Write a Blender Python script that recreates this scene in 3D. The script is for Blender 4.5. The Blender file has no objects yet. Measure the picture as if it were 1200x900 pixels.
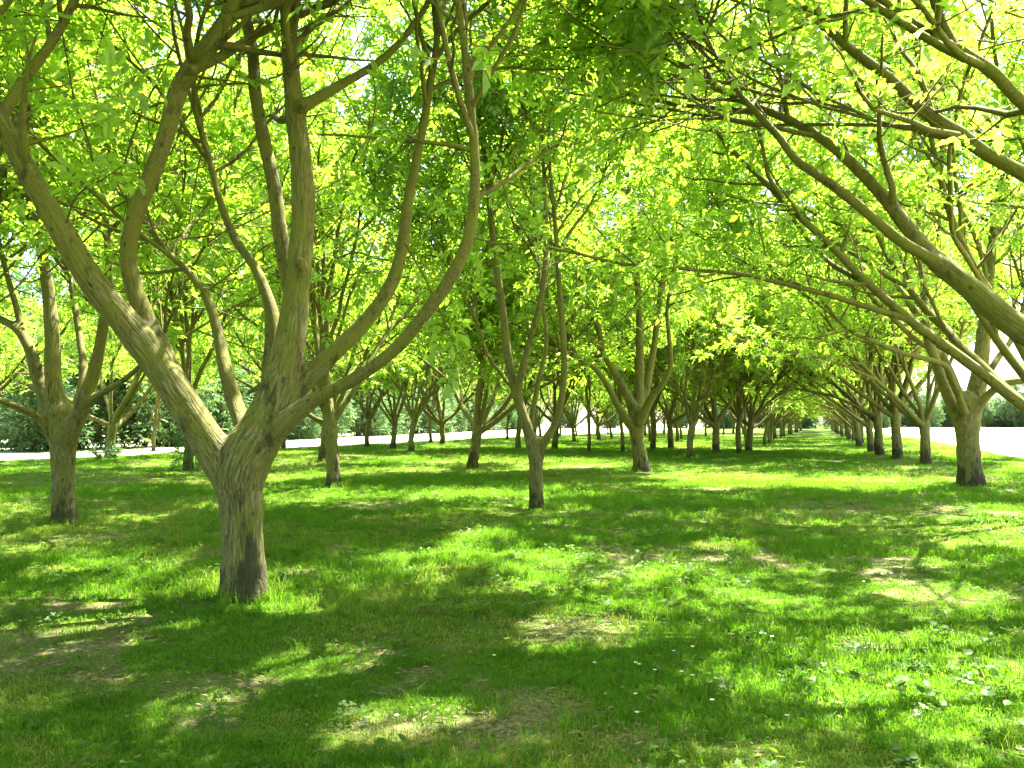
import bpy, math, random
import numpy as np
from mathutils import Vector, Matrix

scene = bpy.context.scene
COL = scene.collection
# ------------------------------------------------------------------ camera, sky, sun, exposure
YAW, PITCH = math.radians(21.1), math.atan(45 / 933.)
cam = bpy.data.objects.new('camera', bpy.data.cameras.new('camera'))
COL.objects.link(cam)
cam.location = (0, 0, 1.6)
cam.rotation_euler = (math.pi / 2 + PITCH, 0, YAW)
cam.data.sensor_width = 36
cam.data.lens = 36 * 933 / 1200.
cam.data.clip_start = .05
cam.data.clip_end = 3000
scene.camera = cam

SUN_EL = math.radians(64)
SUN_DIR = Vector((.30, .95, 0)).normalized()          # horizontal direction towards the sun
world = bpy.data.worlds.new('World')
scene.world = world
world.use_nodes = True
wn = world.node_tree
sky = wn.nodes.new('ShaderNodeTexSky')
sky.sky_type = 'NISHITA'
sky.sun_disc = False
sky.sun_elevation = SUN_EL
sky.sun_rotation = math.atan2(SUN_DIR.x, SUN_DIR.y)
sky.dust_density = 2.5
bg = wn.nodes['Background']
bg.inputs['Strength'].default_value = .075
wn.links.new(sky.outputs[0], bg.inputs[0])

sun = bpy.data.objects.new('sun', bpy.data.lights.new('sun', 'SUN'))
COL.objects.link(sun)
sun.data.energy = 5
sun.data.angle = math.radians(.53)
sun.data.color = (1, .95, .86)
to_sun = Vector((SUN_DIR.x * math.cos(SUN_EL), SUN_DIR.y * math.cos(SUN_EL), math.sin(SUN_EL)))
sun.rotation_euler = to_sun.to_track_quat('Z', 'Y').to_euler()
sun.location = (0, 0, 40)

scene.view_settings.view_transform = 'Standard'
scene.view_settings.look = 'None'
scene.view_settings.exposure = 3.45
scene.view_settings.gamma = 1
scene.cycles.max_bounces = 12
scene.cycles.diffuse_bounces = 5
scene.cycles.transmission_bounces = 9
scene.cycles.glossy_bounces = 2
scene.cycles.use_denoising = True
scene.cycles.denoising_prefilter = 'NONE'
scene.cycles.denoising_input_passes = 'RGB_ALBEDO_NORMAL'
scene.cycles.sample_clamp_indirect = 8
scene.cycles.caustics_reflective = False
scene.cycles.caustics_refractive = False

HAND = {
  'main': ((-5.09, 6.18), [
    ('trunk', [[0.002,0.001,-0.143,0.2445],[0.0,0.0,0.0,0.2218],[-0.01,-0.004,0.191,0.2029],[-0.022,-0.008,0.431,0.1917],[-0.034,-0.013,0.752,0.1921],[-0.053,-0.02,0.993,0.2078],[-0.048,-0.018,1.171,0.2465],[0.017,0.007,1.357,0.2391],[0.121,0.047,1.559,0.2085],[0.194,0.075,1.738,0.1856]]),
    ('limb', [[-0.092,-0.035,1.058,0.1771],[-0.224,-0.086,1.276,0.1773],[-0.359,-0.192,1.544,0.1611],[-0.523,-0.309,1.865,0.1436],[-0.747,-0.449,2.264,0.1399],[-0.922,-0.57,2.555,0.1362],[-1.052,-0.728,2.803,0.1257],[-1.149,-0.872,3.053,0.1153],[-1.234,-1.012,3.343,0.1052],[-1.42,-1.191,3.802,0.0925],[-1.608,-1.371,4.305,0.0829],[-1.802,-1.553,4.72,0.0706],[-2.028,-1.747,5.275,0.0559],[-2.107,-1.885,5.705,0.0442]]),
    ('limb', [[-0.538,-0.261,1.867,0.1153],[-0.758,-0.292,2.253,0.1142],[-0.941,-0.331,2.626,0.0951],[-1.08,-0.363,2.961,0.0816],[-1.133,-0.384,3.294,0.0786],[-1.031,-0.398,3.657,0.0783],[-0.861,-0.386,4.017,0.0779],[-0.693,-0.375,4.416,0.0807],[-0.609,-0.342,4.79,0.084],[-0.506,-0.302,5.016,0.0841],[-0.291,-0.273,5.268,0.0775],[-0.107,-0.256,5.493,0.0679],[0.038,-0.2,5.868,0.0619],[0.137,-0.161,6.371,0.0496]]),
    ('limb', [[0.136,0.052,1.559,0.2008],[0.24,0.114,1.869,0.1856],[0.323,0.178,2.298,0.1575],[0.367,0.228,2.799,0.1259],[0.389,0.257,3.221,0.117],[0.396,0.292,3.735,0.1147],[0.348,0.306,4.256,0.1058],[0.262,0.316,4.745,0.0938],[0.217,0.298,5.222,0.0811],[0.147,0.325,5.774,0.072],[0.116,0.313,6.305,0.0624],[0.043,0.338,6.963,0.0498]]),
    ('limb', [[0.287,0.325,2.733,0.0798],[0.14,0.376,3.177,0.0783],[0.04,0.39,3.604,0.0756],[-0.046,0.411,4.029,0.0693],[-0.183,0.412,4.533,0.0666],[-0.305,0.418,5.046,0.0639],[-0.369,0.447,5.476,0.061],[-0.485,0.456,5.96,0.0581],[-0.663,0.494,6.528,0.0521],[-0.863,0.524,7.207,0.0423]]),
    ('limb', [[0.179,0.123,1.625,0.1322],[0.388,0.257,1.988,0.1083],[0.621,0.454,2.295,0.087],[0.867,0.71,2.669,0.0748],[1.012,0.927,3.041,0.0698],[1.075,1.058,3.461,0.064],[1.098,1.12,3.924,0.0578],[1.147,1.193,4.349,0.0514],[1.206,1.269,4.827,0.045],[1.249,1.339,5.314,0.0419],[1.262,1.452,5.833,0.0354],[1.152,1.516,6.56,0.0288]]),
    ('limb', [[0.111,-0.011,1.382,0.138],[0.455,0.015,1.672,0.0976],[0.735,0.069,1.869,0.0696],[1.143,0.119,2.062,0.0595],[1.51,0.175,2.321,0.059],[1.794,0.21,2.639,0.0586],[2.03,0.247,2.955,0.0583],[2.193,0.257,3.315,0.0551],[2.262,0.23,3.725,0.0491],[2.254,0.227,4.15,0.0434],[2.217,0.212,4.539,0.0407],[2.181,0.198,4.929,0.0378],[2.143,0.13,5.373,0.0319],[2.106,0.062,5.813,0.026]]),
    ('limb', [[2.224,0.215,4.773,0.0291],[2.295,0.242,4.913,0.0301],[2.467,0.287,5.107,0.0244],[2.627,0.317,5.334,0.0203],[2.78,0.322,5.657,0.0173]]),
    ('limb', [[0.31,0.334,4.771,0.0647],[0.467,0.395,4.875,0.0558],[0.66,0.523,5.035,0.0479],[0.912,0.674,5.234,0.0394],[1.104,0.801,5.452,0.0364],[1.241,0.908,5.692,0.0333],[1.405,1.024,6.043,0.0302],[1.505,1.117,6.546,0.0237]]),
    ('limb', [[-0.118,0.169,1.492,0.0951],[-0.411,0.324,1.815,0.0829],[-0.626,0.402,2.216,0.0703],[-0.803,0.494,2.587,0.0581],[-0.991,0.529,2.965,0.0485],[-1.248,0.537,3.26,0.0386],[-1.592,0.565,3.527,0.0322],[-2.032,0.609,3.96,0.0257]]),
    ('limb', [[0.095,0.251,1.809,0.1191],[-0.006,0.373,2.197,0.1045],[-0.066,0.457,2.552,0.0864],[-0.143,0.481,2.865,0.0631],[-0.345,0.51,3.237,0.0505],[-0.617,0.512,3.574,0.0444],[-0.845,0.531,4.012,0.0381],[-0.972,0.536,4.399,0.0349],[-1.128,0.53,4.838,0.0317],[-1.313,0.565,5.258,0.0286],[-1.511,0.596,5.738,0.0253]]),
    ('stub', [[0.447,0.194,3.08,0.0704],[0.494,0.126,3.171,0.0503]]),
    ('stub', [[0.371,0.25,4.747,0.0639],[0.462,0.178,4.74,0.0512]]),
    ('stub', [[-0.408,-0.372,4.97,0.0615],[-0.335,-0.418,4.963,0.0457]]),
  ]),
  'left': ((-11.83, 9.84), [
    ('trunk', [[0.004,0.002,-0.156,0.2309],[0.0,0.0,0.0,0.2106],[-0.021,-0.008,0.313,0.1836],[-0.047,-0.018,0.812,0.1772],[-0.058,-0.022,1.241,0.1979],[-0.065,-0.025,1.528,0.2459],[-0.099,-0.038,1.787,0.2461]]),
    ('limb', [[-0.092,-0.036,1.528,0.1776],[-0.184,-0.071,1.96,0.1507],[-0.253,-0.097,2.537,0.1318],[-0.373,-0.037,3.201,0.1177],[-0.553,0.001,4.027,0.1001],[-0.683,-0.049,4.77,0.0816],[-0.758,-0.078,5.518,0.0755],[-0.787,0.018,6.303,0.0635],[-0.734,0.146,7.258,0.0514],[-0.735,0.252,8.232,0.0454]]),
    ('limb', [[0.078,-0.077,1.457,0.1627],[0.343,-0.082,1.784,0.1355],[0.54,-0.113,2.121,0.1165],[0.734,-0.145,2.509,0.1012],[0.912,-0.184,2.991,0.0887],[1.059,-0.234,3.605,0.0765],[1.178,-0.296,4.283,0.0644],[1.166,-0.407,5.092,0.0524],[1.105,-0.538,5.893,0.0406]]),
    ('limb', [[0.504,-0.127,1.98,0.0803],[0.931,-0.177,2.154,0.0568],[1.458,-0.295,2.318,0.0472],[1.971,-0.418,2.54,0.0394],[2.481,-0.543,2.894,0.033],[2.864,-0.61,3.385,0.0271]]),
    ('limb', [[-0.208,0.027,1.528,0.1514],[-0.499,0.022,1.965,0.1197],[-0.739,0.037,2.41,0.1091],[-0.89,-0.022,2.928,0.0879],[-1.215,-0.04,3.312,0.0697],[-1.738,-0.135,3.596,0.0638],[-2.413,-0.288,4.022,0.058],[-3.035,-0.421,4.732,0.0455]]),
    ('limb', [[-0.109,-0.149,1.5,0.1085],[-0.2,-0.399,1.783,0.0704],[-0.332,-0.664,1.946,0.0543],[-0.498,-1.05,2.128,0.0461],[-0.749,-1.361,2.467,0.0397],[-1.055,-1.693,2.981,0.0336]]),
    ('limb', [[-0.768,0.025,2.469,0.0701],[-1.04,0.027,3.013,0.061],[-1.35,0.015,3.777,0.0523],[-1.569,-0.069,4.536,0.0448],[-1.89,-0.086,5.479,0.0388]]),
    ('limb', [[-0.305,0.204,1.6,0.1118],[-0.47,0.569,1.978,0.0896],[-0.631,0.828,2.607,0.0742],[-0.998,1.008,3.423,0.0607],[-1.404,1.173,4.439,0.0552],[-1.635,1.406,5.669,0.0424]]),
  ]),
  'middle': ((-4.98, 14.2), [
    ('trunk', [[-0.0,-0.0,-0.127,0.1673],[0.0,0.0,0.016,0.1446],[-0.014,-0.006,0.398,0.1295],[-0.014,-0.005,0.798,0.1297],[-0.014,-0.005,1.07,0.1527],[-0.058,-0.022,1.279,0.1452]]),
    ('limb', [[-0.014,-0.005,1.006,0.1221],[-0.118,-0.046,1.359,0.1098],[-0.253,-0.098,1.809,0.0981],[-0.424,-0.056,2.298,0.0897],[-0.545,-0.103,2.901,0.083],[-0.659,-0.04,3.65,0.0768],[-0.767,-0.081,4.478,0.07],[-0.898,-0.025,5.334,0.0636],[-1.015,0.037,6.206,0.057],[-1.166,0.086,7.265,0.0504],[-1.351,0.122,8.343,0.0436]]),
    ('limb', [[-0.343,-0.132,2.132,0.0766],[-0.233,-0.197,2.562,0.0657],[-0.049,-0.233,3.195,0.0556],[0.149,-0.264,3.823,0.054],[0.239,-0.229,4.464,0.0474],[0.27,-0.217,5.188,0.0475],[0.242,-0.228,6.078,0.0408],[0.182,-0.144,7.174,0.0344],[0.212,-0.025,8.208,0.0278]]),
    ('limb', [[0.001,0.001,1.006,0.0992],[0.199,-0.03,1.329,0.08],[0.349,0.027,1.6,0.0696],[0.485,-0.027,1.997,0.0676],[0.546,-0.004,2.555,0.061],[0.533,-0.009,3.195,0.0611],[0.445,0.064,4.015,0.0548],[0.371,0.143,4.85,0.0484],[0.281,0.216,5.783,0.0419],[0.16,0.276,6.987,0.0353],[0.209,0.402,8.214,0.0285]]),
    ('limb', [[0.356,0.137,4.768,0.0386],[0.542,0.423,5.31,0.0376],[0.829,0.749,5.866,0.0291],[1.032,1.041,6.524,0.0253],[1.178,1.312,7.374,0.022]]),
    ('limb', [[-0.113,0.278,0.945,0.0856],[-0.34,0.619,1.516,0.0613],[-0.312,0.952,2.374,0.0524],[-0.277,1.394,3.278,0.0451],[-0.472,1.64,4.397,0.0384],[-0.671,1.885,5.748,0.0314]]),
    ('limb', [[-0.378,-0.039,2.168,0.0463],[-0.732,0.146,2.511,0.0377],[-1.127,0.315,2.952,0.0368],[-1.438,0.517,3.584,0.0294],[-1.806,0.696,4.33,0.0262]]),
  ]),
  'fourth': ((-5.4, 25.65), [
    ('trunk', [[0.024,0.009,-0.192,0.3147],[0.0,0.0,0.0,0.2755],[-0.048,-0.019,0.496,0.2364],[-0.121,-0.047,1.047,0.2235],[-0.144,-0.056,1.517,0.25],[-0.115,-0.045,1.905,0.2501]]),
    ('limb', [[-0.146,-0.056,1.241,0.1578],[-0.408,-0.372,1.682,0.1376],[-0.665,-0.685,2.227,0.1069],[-0.967,-1.016,2.928,0.0922],[-1.266,-1.346,3.349,0.0801],[-1.661,-1.713,3.603,0.0682],[-2.123,-2.105,3.906,0.0564],[-2.461,-2.343,4.374,0.045]]),
    ('limb', [[-0.169,-0.065,1.6,0.1842],[-0.345,-0.133,2.293,0.1514],[-0.755,-0.291,3.126,0.1208],[-1.114,-0.43,3.823,0.1064],[-1.291,-0.498,4.661,0.0947],[-1.628,-0.414,5.334,0.0836],[-1.917,-0.418,5.831,0.084],[-2.127,-0.392,6.619,0.0603],[-2.313,-0.25,8.045,0.0487]]),
    ('limb', [[-0.159,0.153,1.739,0.1989],[-0.099,0.176,2.858,0.1655],[-0.065,0.189,3.98,0.1342],[-0.104,0.281,5.121,0.1079],[-0.215,0.453,6.581,0.0969],[-0.38,0.604,8.36,0.0857],[-0.597,0.842,10.209,0.0621]]),
    ('limb', [[0.023,-0.313,1.6,0.1691],[0.42,-0.481,2.331,0.1233],[0.858,-0.633,2.858,0.0933],[1.081,-0.655,3.388,0.0795],[1.056,-0.772,4.263,0.068],[1.032,-0.888,5.187,0.0565],[1.293,-0.787,6.528,0.0567],[1.632,-0.656,8.147,0.0455]]),
    ('limb', [[-0.05,0.302,1.74,0.1731],[0.075,0.565,2.872,0.1417],[0.257,0.849,4.026,0.1119],[0.362,1.104,5.202,0.0981],[0.488,1.26,6.382,0.0863],[0.738,1.571,7.894,0.0623],[1.051,1.906,9.736,0.0504]]),
    ('limb', [[-1.217,-0.469,4.018,0.0793],[-1.525,-0.803,4.221,0.0628],[-1.983,-1.194,3.981,0.0596],[-2.464,-1.487,3.862,0.0464]]),
  ]),
  'rightnear': ((3.7, 8.6), [
    ('trunk', [[-0.131,-0.051,-0.026,0.2085],[-0.128,-0.05,0.043,0.1951],[-0.105,-0.041,0.57,0.1689],[-0.081,-0.031,1.136,0.1696],[-0.079,-0.03,1.493,0.204],[-0.089,-0.034,1.707,0.2043]]),
    ('limb', [[-0.108,-0.042,1.279,0.1494],[-0.442,-0.063,1.724,0.1391],[-0.8,-0.094,1.918,0.1287],[-1.294,-0.124,2.129,0.1254],[-1.671,-0.109,2.295,0.1249],[-1.931,-0.102,2.439,0.1201],[-2.161,-0.084,2.658,0.1117],[-2.361,-0.053,2.884,0.1031],[-2.567,-0.026,3.1,0.0941],[-2.751,0.064,3.349,0.0783],[-3.022,0.174,3.829,0.0659],[-3.41,0.185,4.335,0.0561],[-3.818,0.242,4.733,0.0499],[-4.336,0.256,5.053,0.0433],[-4.746,0.312,5.367,0.0363],[-5.131,0.378,5.711,0.029],[-5.671,0.384,6.13,0.0212]]),
    ('limb', [[-2.53,-0.012,3.067,0.0623],[-2.768,-0.211,3.202,0.0553],[-2.977,-0.291,3.342,0.0529],[-3.412,-0.352,3.781,0.049],[-3.7,-0.409,4.022,0.0459],[-3.877,-0.424,4.183,0.0427],[-4.065,-0.39,4.483,0.0397],[-4.398,-0.357,4.936,0.0332],[-4.589,-0.27,5.314,0.0301],[-4.747,-0.224,5.654,0.0267],[-4.882,-0.169,6.197,0.0232]]),
    ('limb', [[0.049,0.34,1.488,0.1421],[-0.322,0.197,2.314,0.1164],[-0.791,0.016,2.92,0.092],[-1.304,-0.074,3.466,0.0784],[-1.914,-0.202,3.872,0.0664],[-2.231,-0.218,4.113,0.0641],[-2.462,-0.253,4.325,0.0612],[-2.727,-0.302,4.548,0.0583],[-3.034,-0.313,4.914,0.0522],[-3.33,-0.32,5.212,0.0495],[-3.58,-0.31,5.518,0.0466],[-3.814,-0.293,5.832,0.0437],[-4.148,-0.315,6.332,0.0369]]),
    ('limb', [[-0.289,-0.433,1.566,0.117],[-0.74,-0.714,2.617,0.0865],[-1.269,-0.972,3.427,0.0707],[-1.744,-1.209,3.857,0.0573],[-2.146,-1.364,4.118,0.0517],[-2.347,-1.442,4.352,0.0489],[-2.549,-1.466,4.542,0.0465],[-2.856,-1.531,4.756,0.041],[-3.164,-1.543,5.072,0.0358],[-3.501,-1.565,5.529,0.0304]]),
    ('limb', [[-2.425,-0.239,4.292,0.038],[-2.642,-0.269,4.311,0.0403],[-2.816,-0.229,4.414,0.0355],[-2.989,-0.189,4.477,0.0281],[-3.143,-0.141,4.574,0.0214]]),
    ('limb', [[0.228,0.731,1.561,0.1483],[0.332,1.2,2.551,0.1206],[0.301,1.724,3.504,0.1003],[0.231,2.233,4.576,0.0804],[0.129,2.515,5.677,0.0627],[0.105,2.827,6.856,0.0521]]),
    ('limb', [[-0.171,-0.28,1.565,0.1254],[-0.15,-0.594,2.232,0.0909],[-0.0,-0.965,2.82,0.0654],[0.121,-1.239,3.48,0.0457],[0.126,-1.452,4.118,0.0296]]),
  ]),
  'rightthird': ((3.49, 22.81), [
    ('trunk', [[0.034,0.013,-0.212,0.365],[0.02,0.008,0.021,0.3145],[-0.006,-0.002,0.532,0.2743],[-0.03,-0.011,1.172,0.2645],[-0.037,-0.014,1.664,0.3056],[-0.067,-0.026,2.05,0.3263]]),
    ('limb', [[-0.217,-0.084,1.664,0.163],[-0.456,-0.39,2.131,0.1354],[-0.652,-0.68,2.589,0.1191],[-0.792,-0.841,3.067,0.1159],[-0.955,-0.904,3.636,0.1072],[-1.014,-0.927,4.439,0.0984],[-1.016,-0.821,5.52,0.0902],[-1.098,-0.745,6.618,0.0727],[-1.016,-0.606,7.951,0.0641],[-1.118,-0.432,9.567,0.0464]]),
    ('limb', [[-0.16,-0.491,1.831,0.0999],[-0.389,-0.901,2.428,0.0755],[-0.601,-1.197,2.893,0.0715],[-0.912,-1.531,3.042,0.0605],[-1.566,-2.105,3.18,0.0596],[-2.271,-2.699,3.431,0.0503],[-2.915,-3.161,3.764,0.0415],[-3.539,-3.509,4.514,0.0413],[-4.165,-3.858,4.79,0.0329],[-4.694,-4.169,5.258,0.0246]]),
    ('limb', [[0.044,0.124,1.815,0.2663],[0.265,0.21,2.571,0.2064],[0.389,0.257,3.437,0.1789],[0.539,0.422,4.54,0.1483],[0.697,0.591,5.882,0.1215],[0.946,0.794,7.469,0.0942],[1.179,0.991,9.083,0.076]]),
    ('limb', [[0.112,-0.171,1.876,0.1413],[0.42,-0.374,2.29,0.0953],[0.714,-0.582,2.527,0.0808],[1.186,-0.614,2.6,0.0694],[1.807,-0.589,2.913,0.0602],[2.365,-0.481,3.613,0.0428]]),
    ('limb', [[-0.049,0.517,1.82,0.1567],[-0.188,0.785,2.605,0.122],[-0.613,0.835,3.747,0.1082],[-1.058,0.878,4.571,0.0972],[-1.599,0.884,5.413,0.0885],[-2.325,0.818,6.392,0.0796],[-3.177,0.704,7.511,0.0704],[-3.934,0.626,8.777,0.0509],[-4.591,0.586,10.442,0.0412]]),
    ('limb', [[0.319,0.552,2.476,0.1041],[0.894,1.095,3.269,0.0811],[1.398,1.611,3.974,0.0689],[1.823,2.097,5.163,0.0587]]),
    ('limb', [[-0.657,-0.254,3.32,0.0818],[-1.234,-0.691,3.667,0.0679],[-1.777,-1.114,4.198,0.0644],[-2.304,-1.425,4.757,0.0537],[-2.941,-1.885,5.671,0.0533],[-3.609,-2.25,6.449,0.0443],[-4.278,-2.616,6.885,0.0353],[-4.944,-2.98,7.171,0.0263]]),
  ]),
}
PLACES = {'A': [(-5.42, 36.18), (-4.8, 40.43), (-3.84, 41.95), (-3.55, 44.54), (-3.47, 50.48)], 'B': [(3.77, 34.27), (3.23, 39.51), (2.68, 42.24), (2.56, 46.89), (2.46, 58.31)], 'C': [(-11.21, 16.86), (-11.49, 25.91), (-16.03, 42.5), (-14.53, 44.6), (-11.25, 40.29), (-9.34, 39.83), (-8.62, 43.93), (-8.44, 48.56)], 'D': [(-19.44, 20.72), (-18.16, 26.49), (-19.89, 36.96), (-23.59, 48.26)], 'E': [(-28.96, 26.21), (-29.38, 38.87), (-24.15, 42.5), (-27.36, 44.83)], 'F': [(-35.37, 35.03)]}

# ------------------------------------------------------------------ small helpers
def rng_of(k): return np.random.default_rng(k)

def height(x, y):
    """gentle undulation of the meadow"""
    x = np.asarray(x, float); y = np.asarray(y, float)
    return .035 * np.sin(.55 * x + 1.1) * np.sin(.43 * y + .4) + .02 * np.sin(1.3 * x + .7 * y) + .05 * np.sin(.11 * x) * np.sin(.09 * y + 1)

_G = {}
def vnoise(x, y, seed, freq):
    """smooth value noise 0..1"""
    if seed not in _G: _G[seed] = rng_of(seed).random((256, 256))
    g = _G[seed]
    x = np.asarray(x, float) * freq; y = np.asarray(y, float) * freq
    ix = np.floor(x).astype(int); iy = np.floor(y).astype(int)
    u = x - ix; v = y - iy
    u = u * u * (3 - 2 * u); v = v * v * (3 - 2 * v)
    a = g[ix % 256, iy % 256]; b = g[(ix + 1) % 256, iy % 256]
    c = g[ix % 256, (iy + 1) % 256]; d = g[(ix + 1) % 256, (iy + 1) % 256]
    return (a * (1 - u) + b * u) * (1 - v) + (c * (1 - u) + d * u) * v

WORN_SUN_SPOTS = [(-1.74, 5.91, 0.42, 1.0), (0.93, 8.38, 0.5, 0.8), (0.23, 6.41, 0.22, 0.7), (-3.42, 3.82, 0.22, 0.9), (-2.23, 3.81, 0.2, 0.9), (-1.92, 3.86, 0.3, 1.0), (-2.28, 8.47, 0.5, 0.8), (-5.36, 5.21, 0.25, 0.7), (-0.77, 7.92, 0.2, 0.7), (-5.53, 4.36, 0.6, 0.6), (-4.89, 8.22, 0.5, 0.6), (-9.92, 8.88, 0.8, 0.8), (-1.48, 10.57, 0.3, 0.6)]
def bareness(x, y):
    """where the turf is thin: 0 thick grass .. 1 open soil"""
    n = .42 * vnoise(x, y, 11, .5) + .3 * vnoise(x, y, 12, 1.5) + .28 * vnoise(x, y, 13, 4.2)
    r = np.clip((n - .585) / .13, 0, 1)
    for (px, py, rad, k) in WORN_SUN_SPOTS:                                           # worn, dry soil; pale colour painted in to brighten the sun patches
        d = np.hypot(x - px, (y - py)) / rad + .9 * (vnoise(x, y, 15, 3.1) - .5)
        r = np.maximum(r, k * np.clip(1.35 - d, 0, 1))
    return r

def mesh_from(name, verts, faces, mats, smooth=False, attrs=None, midx=None):
    """faces: list of int arrays (n,k), k = 3 or 4"""
    me = bpy.data.meshes.new(name)
    verts = np.asarray(verts, np.float32).reshape(-1, 3)
    faces = [np.asarray(f, np.int32) for f in faces if len(f)]
    nl = sum(f.size for f in faces); nf = sum(len(f) for f in faces)
    me.vertices.add(len(verts)); me.loops.add(nl); me.polygons.add(nf)
    me.vertices.foreach_set('co', verts.ravel())
    me.loops.foreach_set('vertex_index', np.concatenate([f.ravel() for f in faces]))
    tot = np.concatenate([np.full(len(f), f.shape[1], np.int32) for f in faces])
    st = np.zeros(nf, np.int32); st[1:] = np.cumsum(tot)[:-1]
    me.polygons.foreach_set('loop_start', st)
    try: me.polygons.foreach_set('loop_total', tot)
    except Exception: pass
    me.polygons.foreach_set('use_smooth', np.full(nf, smooth))
    for m in mats: me.materials.append(m)
    if midx is not None: me.polygons.foreach_set('material_index', np.asarray(midx, np.int32))
    for k, (kind, arr) in (attrs or {}).items():
        a = me.attributes.new(k, kind, 'POINT')
        a.data.foreach_set('vector' if kind == 'FLOAT_VECTOR' else 'value', np.asarray(arr, np.float32).ravel())
    me.update()
    me.validate()
    return me

def link(name, data, parent=None, loc=None, rz=0, scale=None):
    o = bpy.data.objects.new(name, data)
    COL.objects.link(o)
    if parent is not None: o.parent = parent
    if loc is not None: o.location = loc
    if rz: o.rotation_euler = (0, 0, rz)
    if scale is not None: o.scale = scale
    return o

def tag(o, label=None, cat=None, group=None, kind=None):
    if label: o['label'] = label
    if cat: o['category'] = cat
    if group: o['group'] = group
    if kind: o['kind'] = kind
    return o

# ------------------------------------------------------------------ materials
class N:
    def __init__(s, name):
        s.m = bpy.data.materials.new(name); s.m.use_nodes = True
        s.t = s.m.node_tree; s.t.nodes.clear()
        s.out = s.t.nodes.new('ShaderNodeOutputMaterial')
    def n(s, typ, props=None, **inp):
        nd = s.t.nodes.new('ShaderNode' + typ)
        for k, v in (props or {}).items(): setattr(nd, k, v)
        for k, v in inp.items():
            key = k.replace('_', ' ')
            sock = nd.inputs[int(k[1:])] if k[0] == 'i' and k[1:].isdigit() else nd.inputs[key]
            if hasattr(v, 'is_output'): s.t.links.new(v, sock)
            else: sock.default_value = v
        return nd
    def ramp(s, fac, stops, interp='LINEAR'):
        r = s.t.nodes.new('ShaderNodeValToRGB'); r.color_ramp.interpolation = interp
        e = r.color_ramp.elements
        while len(e) < len(stops): e.new(.5)
        for el, (p, c) in zip(e, stops):
            el.position = p; el.color = (c if len(c) == 4 else (*c, 1)) if hasattr(c, '__len__') else (c, c, c, 1)
        s.t.links.new(fac, r.inputs[0]); return r.outputs[0]
    def mix(s, fac, a, b, mode='MIX'):
        m = s.t.nodes.new('ShaderNodeMix'); m.data_type = 'RGBA'; m.blend_type = mode
        for k, v in ((0, fac), (6, a), (7, b)):
            if hasattr(v, 'is_output'): s.t.links.new(v, m.inputs[k])
            else: m.inputs[k].default_value = v if not (k and len(v) == 3) else (*v, 1)
        return m.outputs[2]
    def math(s, op, a, b=0., c=0., clamp=False):
        m = s.t.nodes.new('ShaderNodeMath'); m.operation = op; m.use_clamp = clamp
        for k, v in enumerate((a, b, c)):
            if hasattr(v, 'is_output'): s.t.links.new(v, m.inputs[k])
            else: m.inputs[k].default_value = v
        return m.outputs[0]
    def attr(s, name): return s.n('Attribute', {'attribute_name': name})
    def done(s, shader): s.t.links.new(shader, s.out.inputs['Surface']); return s.m

def leaf_material(name, stops, trans_stops, trans=.5, gloss=.06):
    """stops: colour ramp for the reflected colour; trans_stops: the light that comes through the blade"""
    w = N(name)
    tint = w.attr('tint').outputs['Fac']
    rnd = w.n('ObjectInfo').outputs['Random']
    f = w.math('ADD', tint, w.math('MULTIPLY', w.math('SUBTRACT', rnd, .5), .16), clamp=True)
    base = w.ramp(f, stops); thru = w.ramp(f, trans_stops)
    d = w.n('BsdfDiffuse', Color=base).outputs[0]
    t = w.n('BsdfTranslucent', Color=thru).outputs[0]
    m = w.n('MixShader', i0=trans, i1=d, i2=t).outputs[0]
    g = w.n('BsdfGlossy', Color=(1, 1, 1, 1), Roughness=.5).outputs[0]
    return w.done(w.n('MixShader', i0=gloss, i1=m, i2=g).outputs[0])

M_LEAF = leaf_material('walnut_leaf',
    [(0, (.055, .105, .008)), (.5, (.085, .14, .012)), (1, (.12, .165, .02))],
    [(0, (.25, .48, .014)), (.5, (.40, .65, .035)), (1, (.56, .76, .08))], .64, .04)
M_HEDGE = leaf_material('wood_leaf',  # blue-green leaf colour stands in for haze over the far trees
    [(0, (.03, .07, .03)), (.5, (.045, .095, .035)), (1, (.08, .13, .04))],
    [(0, (.08, .19, .05)), (.5, (.13, .26, .06)), (1, (.2, .34, .08))], .42, .03)
M_GRASS = leaf_material('grass_blade',
    [(0, (.043, .10, .005)), (.45, (.06, .125, .006)), (.8, (.10, .15, .012)), (1, (.25, .21, .07))],
    [(0, (.11, .30, .008)), (.45, (.18, .42, .009)), (.8, (.29, .48, .022)), (1, (.42, .38, .10))], .5, .012)
M_WEED = leaf_material('weed_leaf',
    [(0, (.035, .08, .010)), (.5, (.05, .105, .013)), (1, (.075, .125, .018))],
    [(0, (.10, .26, .01)), (.5, (.15, .32, .015)), (1, (.21, .37, .03))], .45, .012)
M_LITTER = leaf_material('dry_litter',
    [(0, (.09, .06, .03)), (.5, (.2, .145, .075)), (1, (.34, .27, .15))],
    [(0, (.06, .04, .02)), (.5, (.1, .07, .03)), (1, (.14, .1, .05))], .25, .02)

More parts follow.
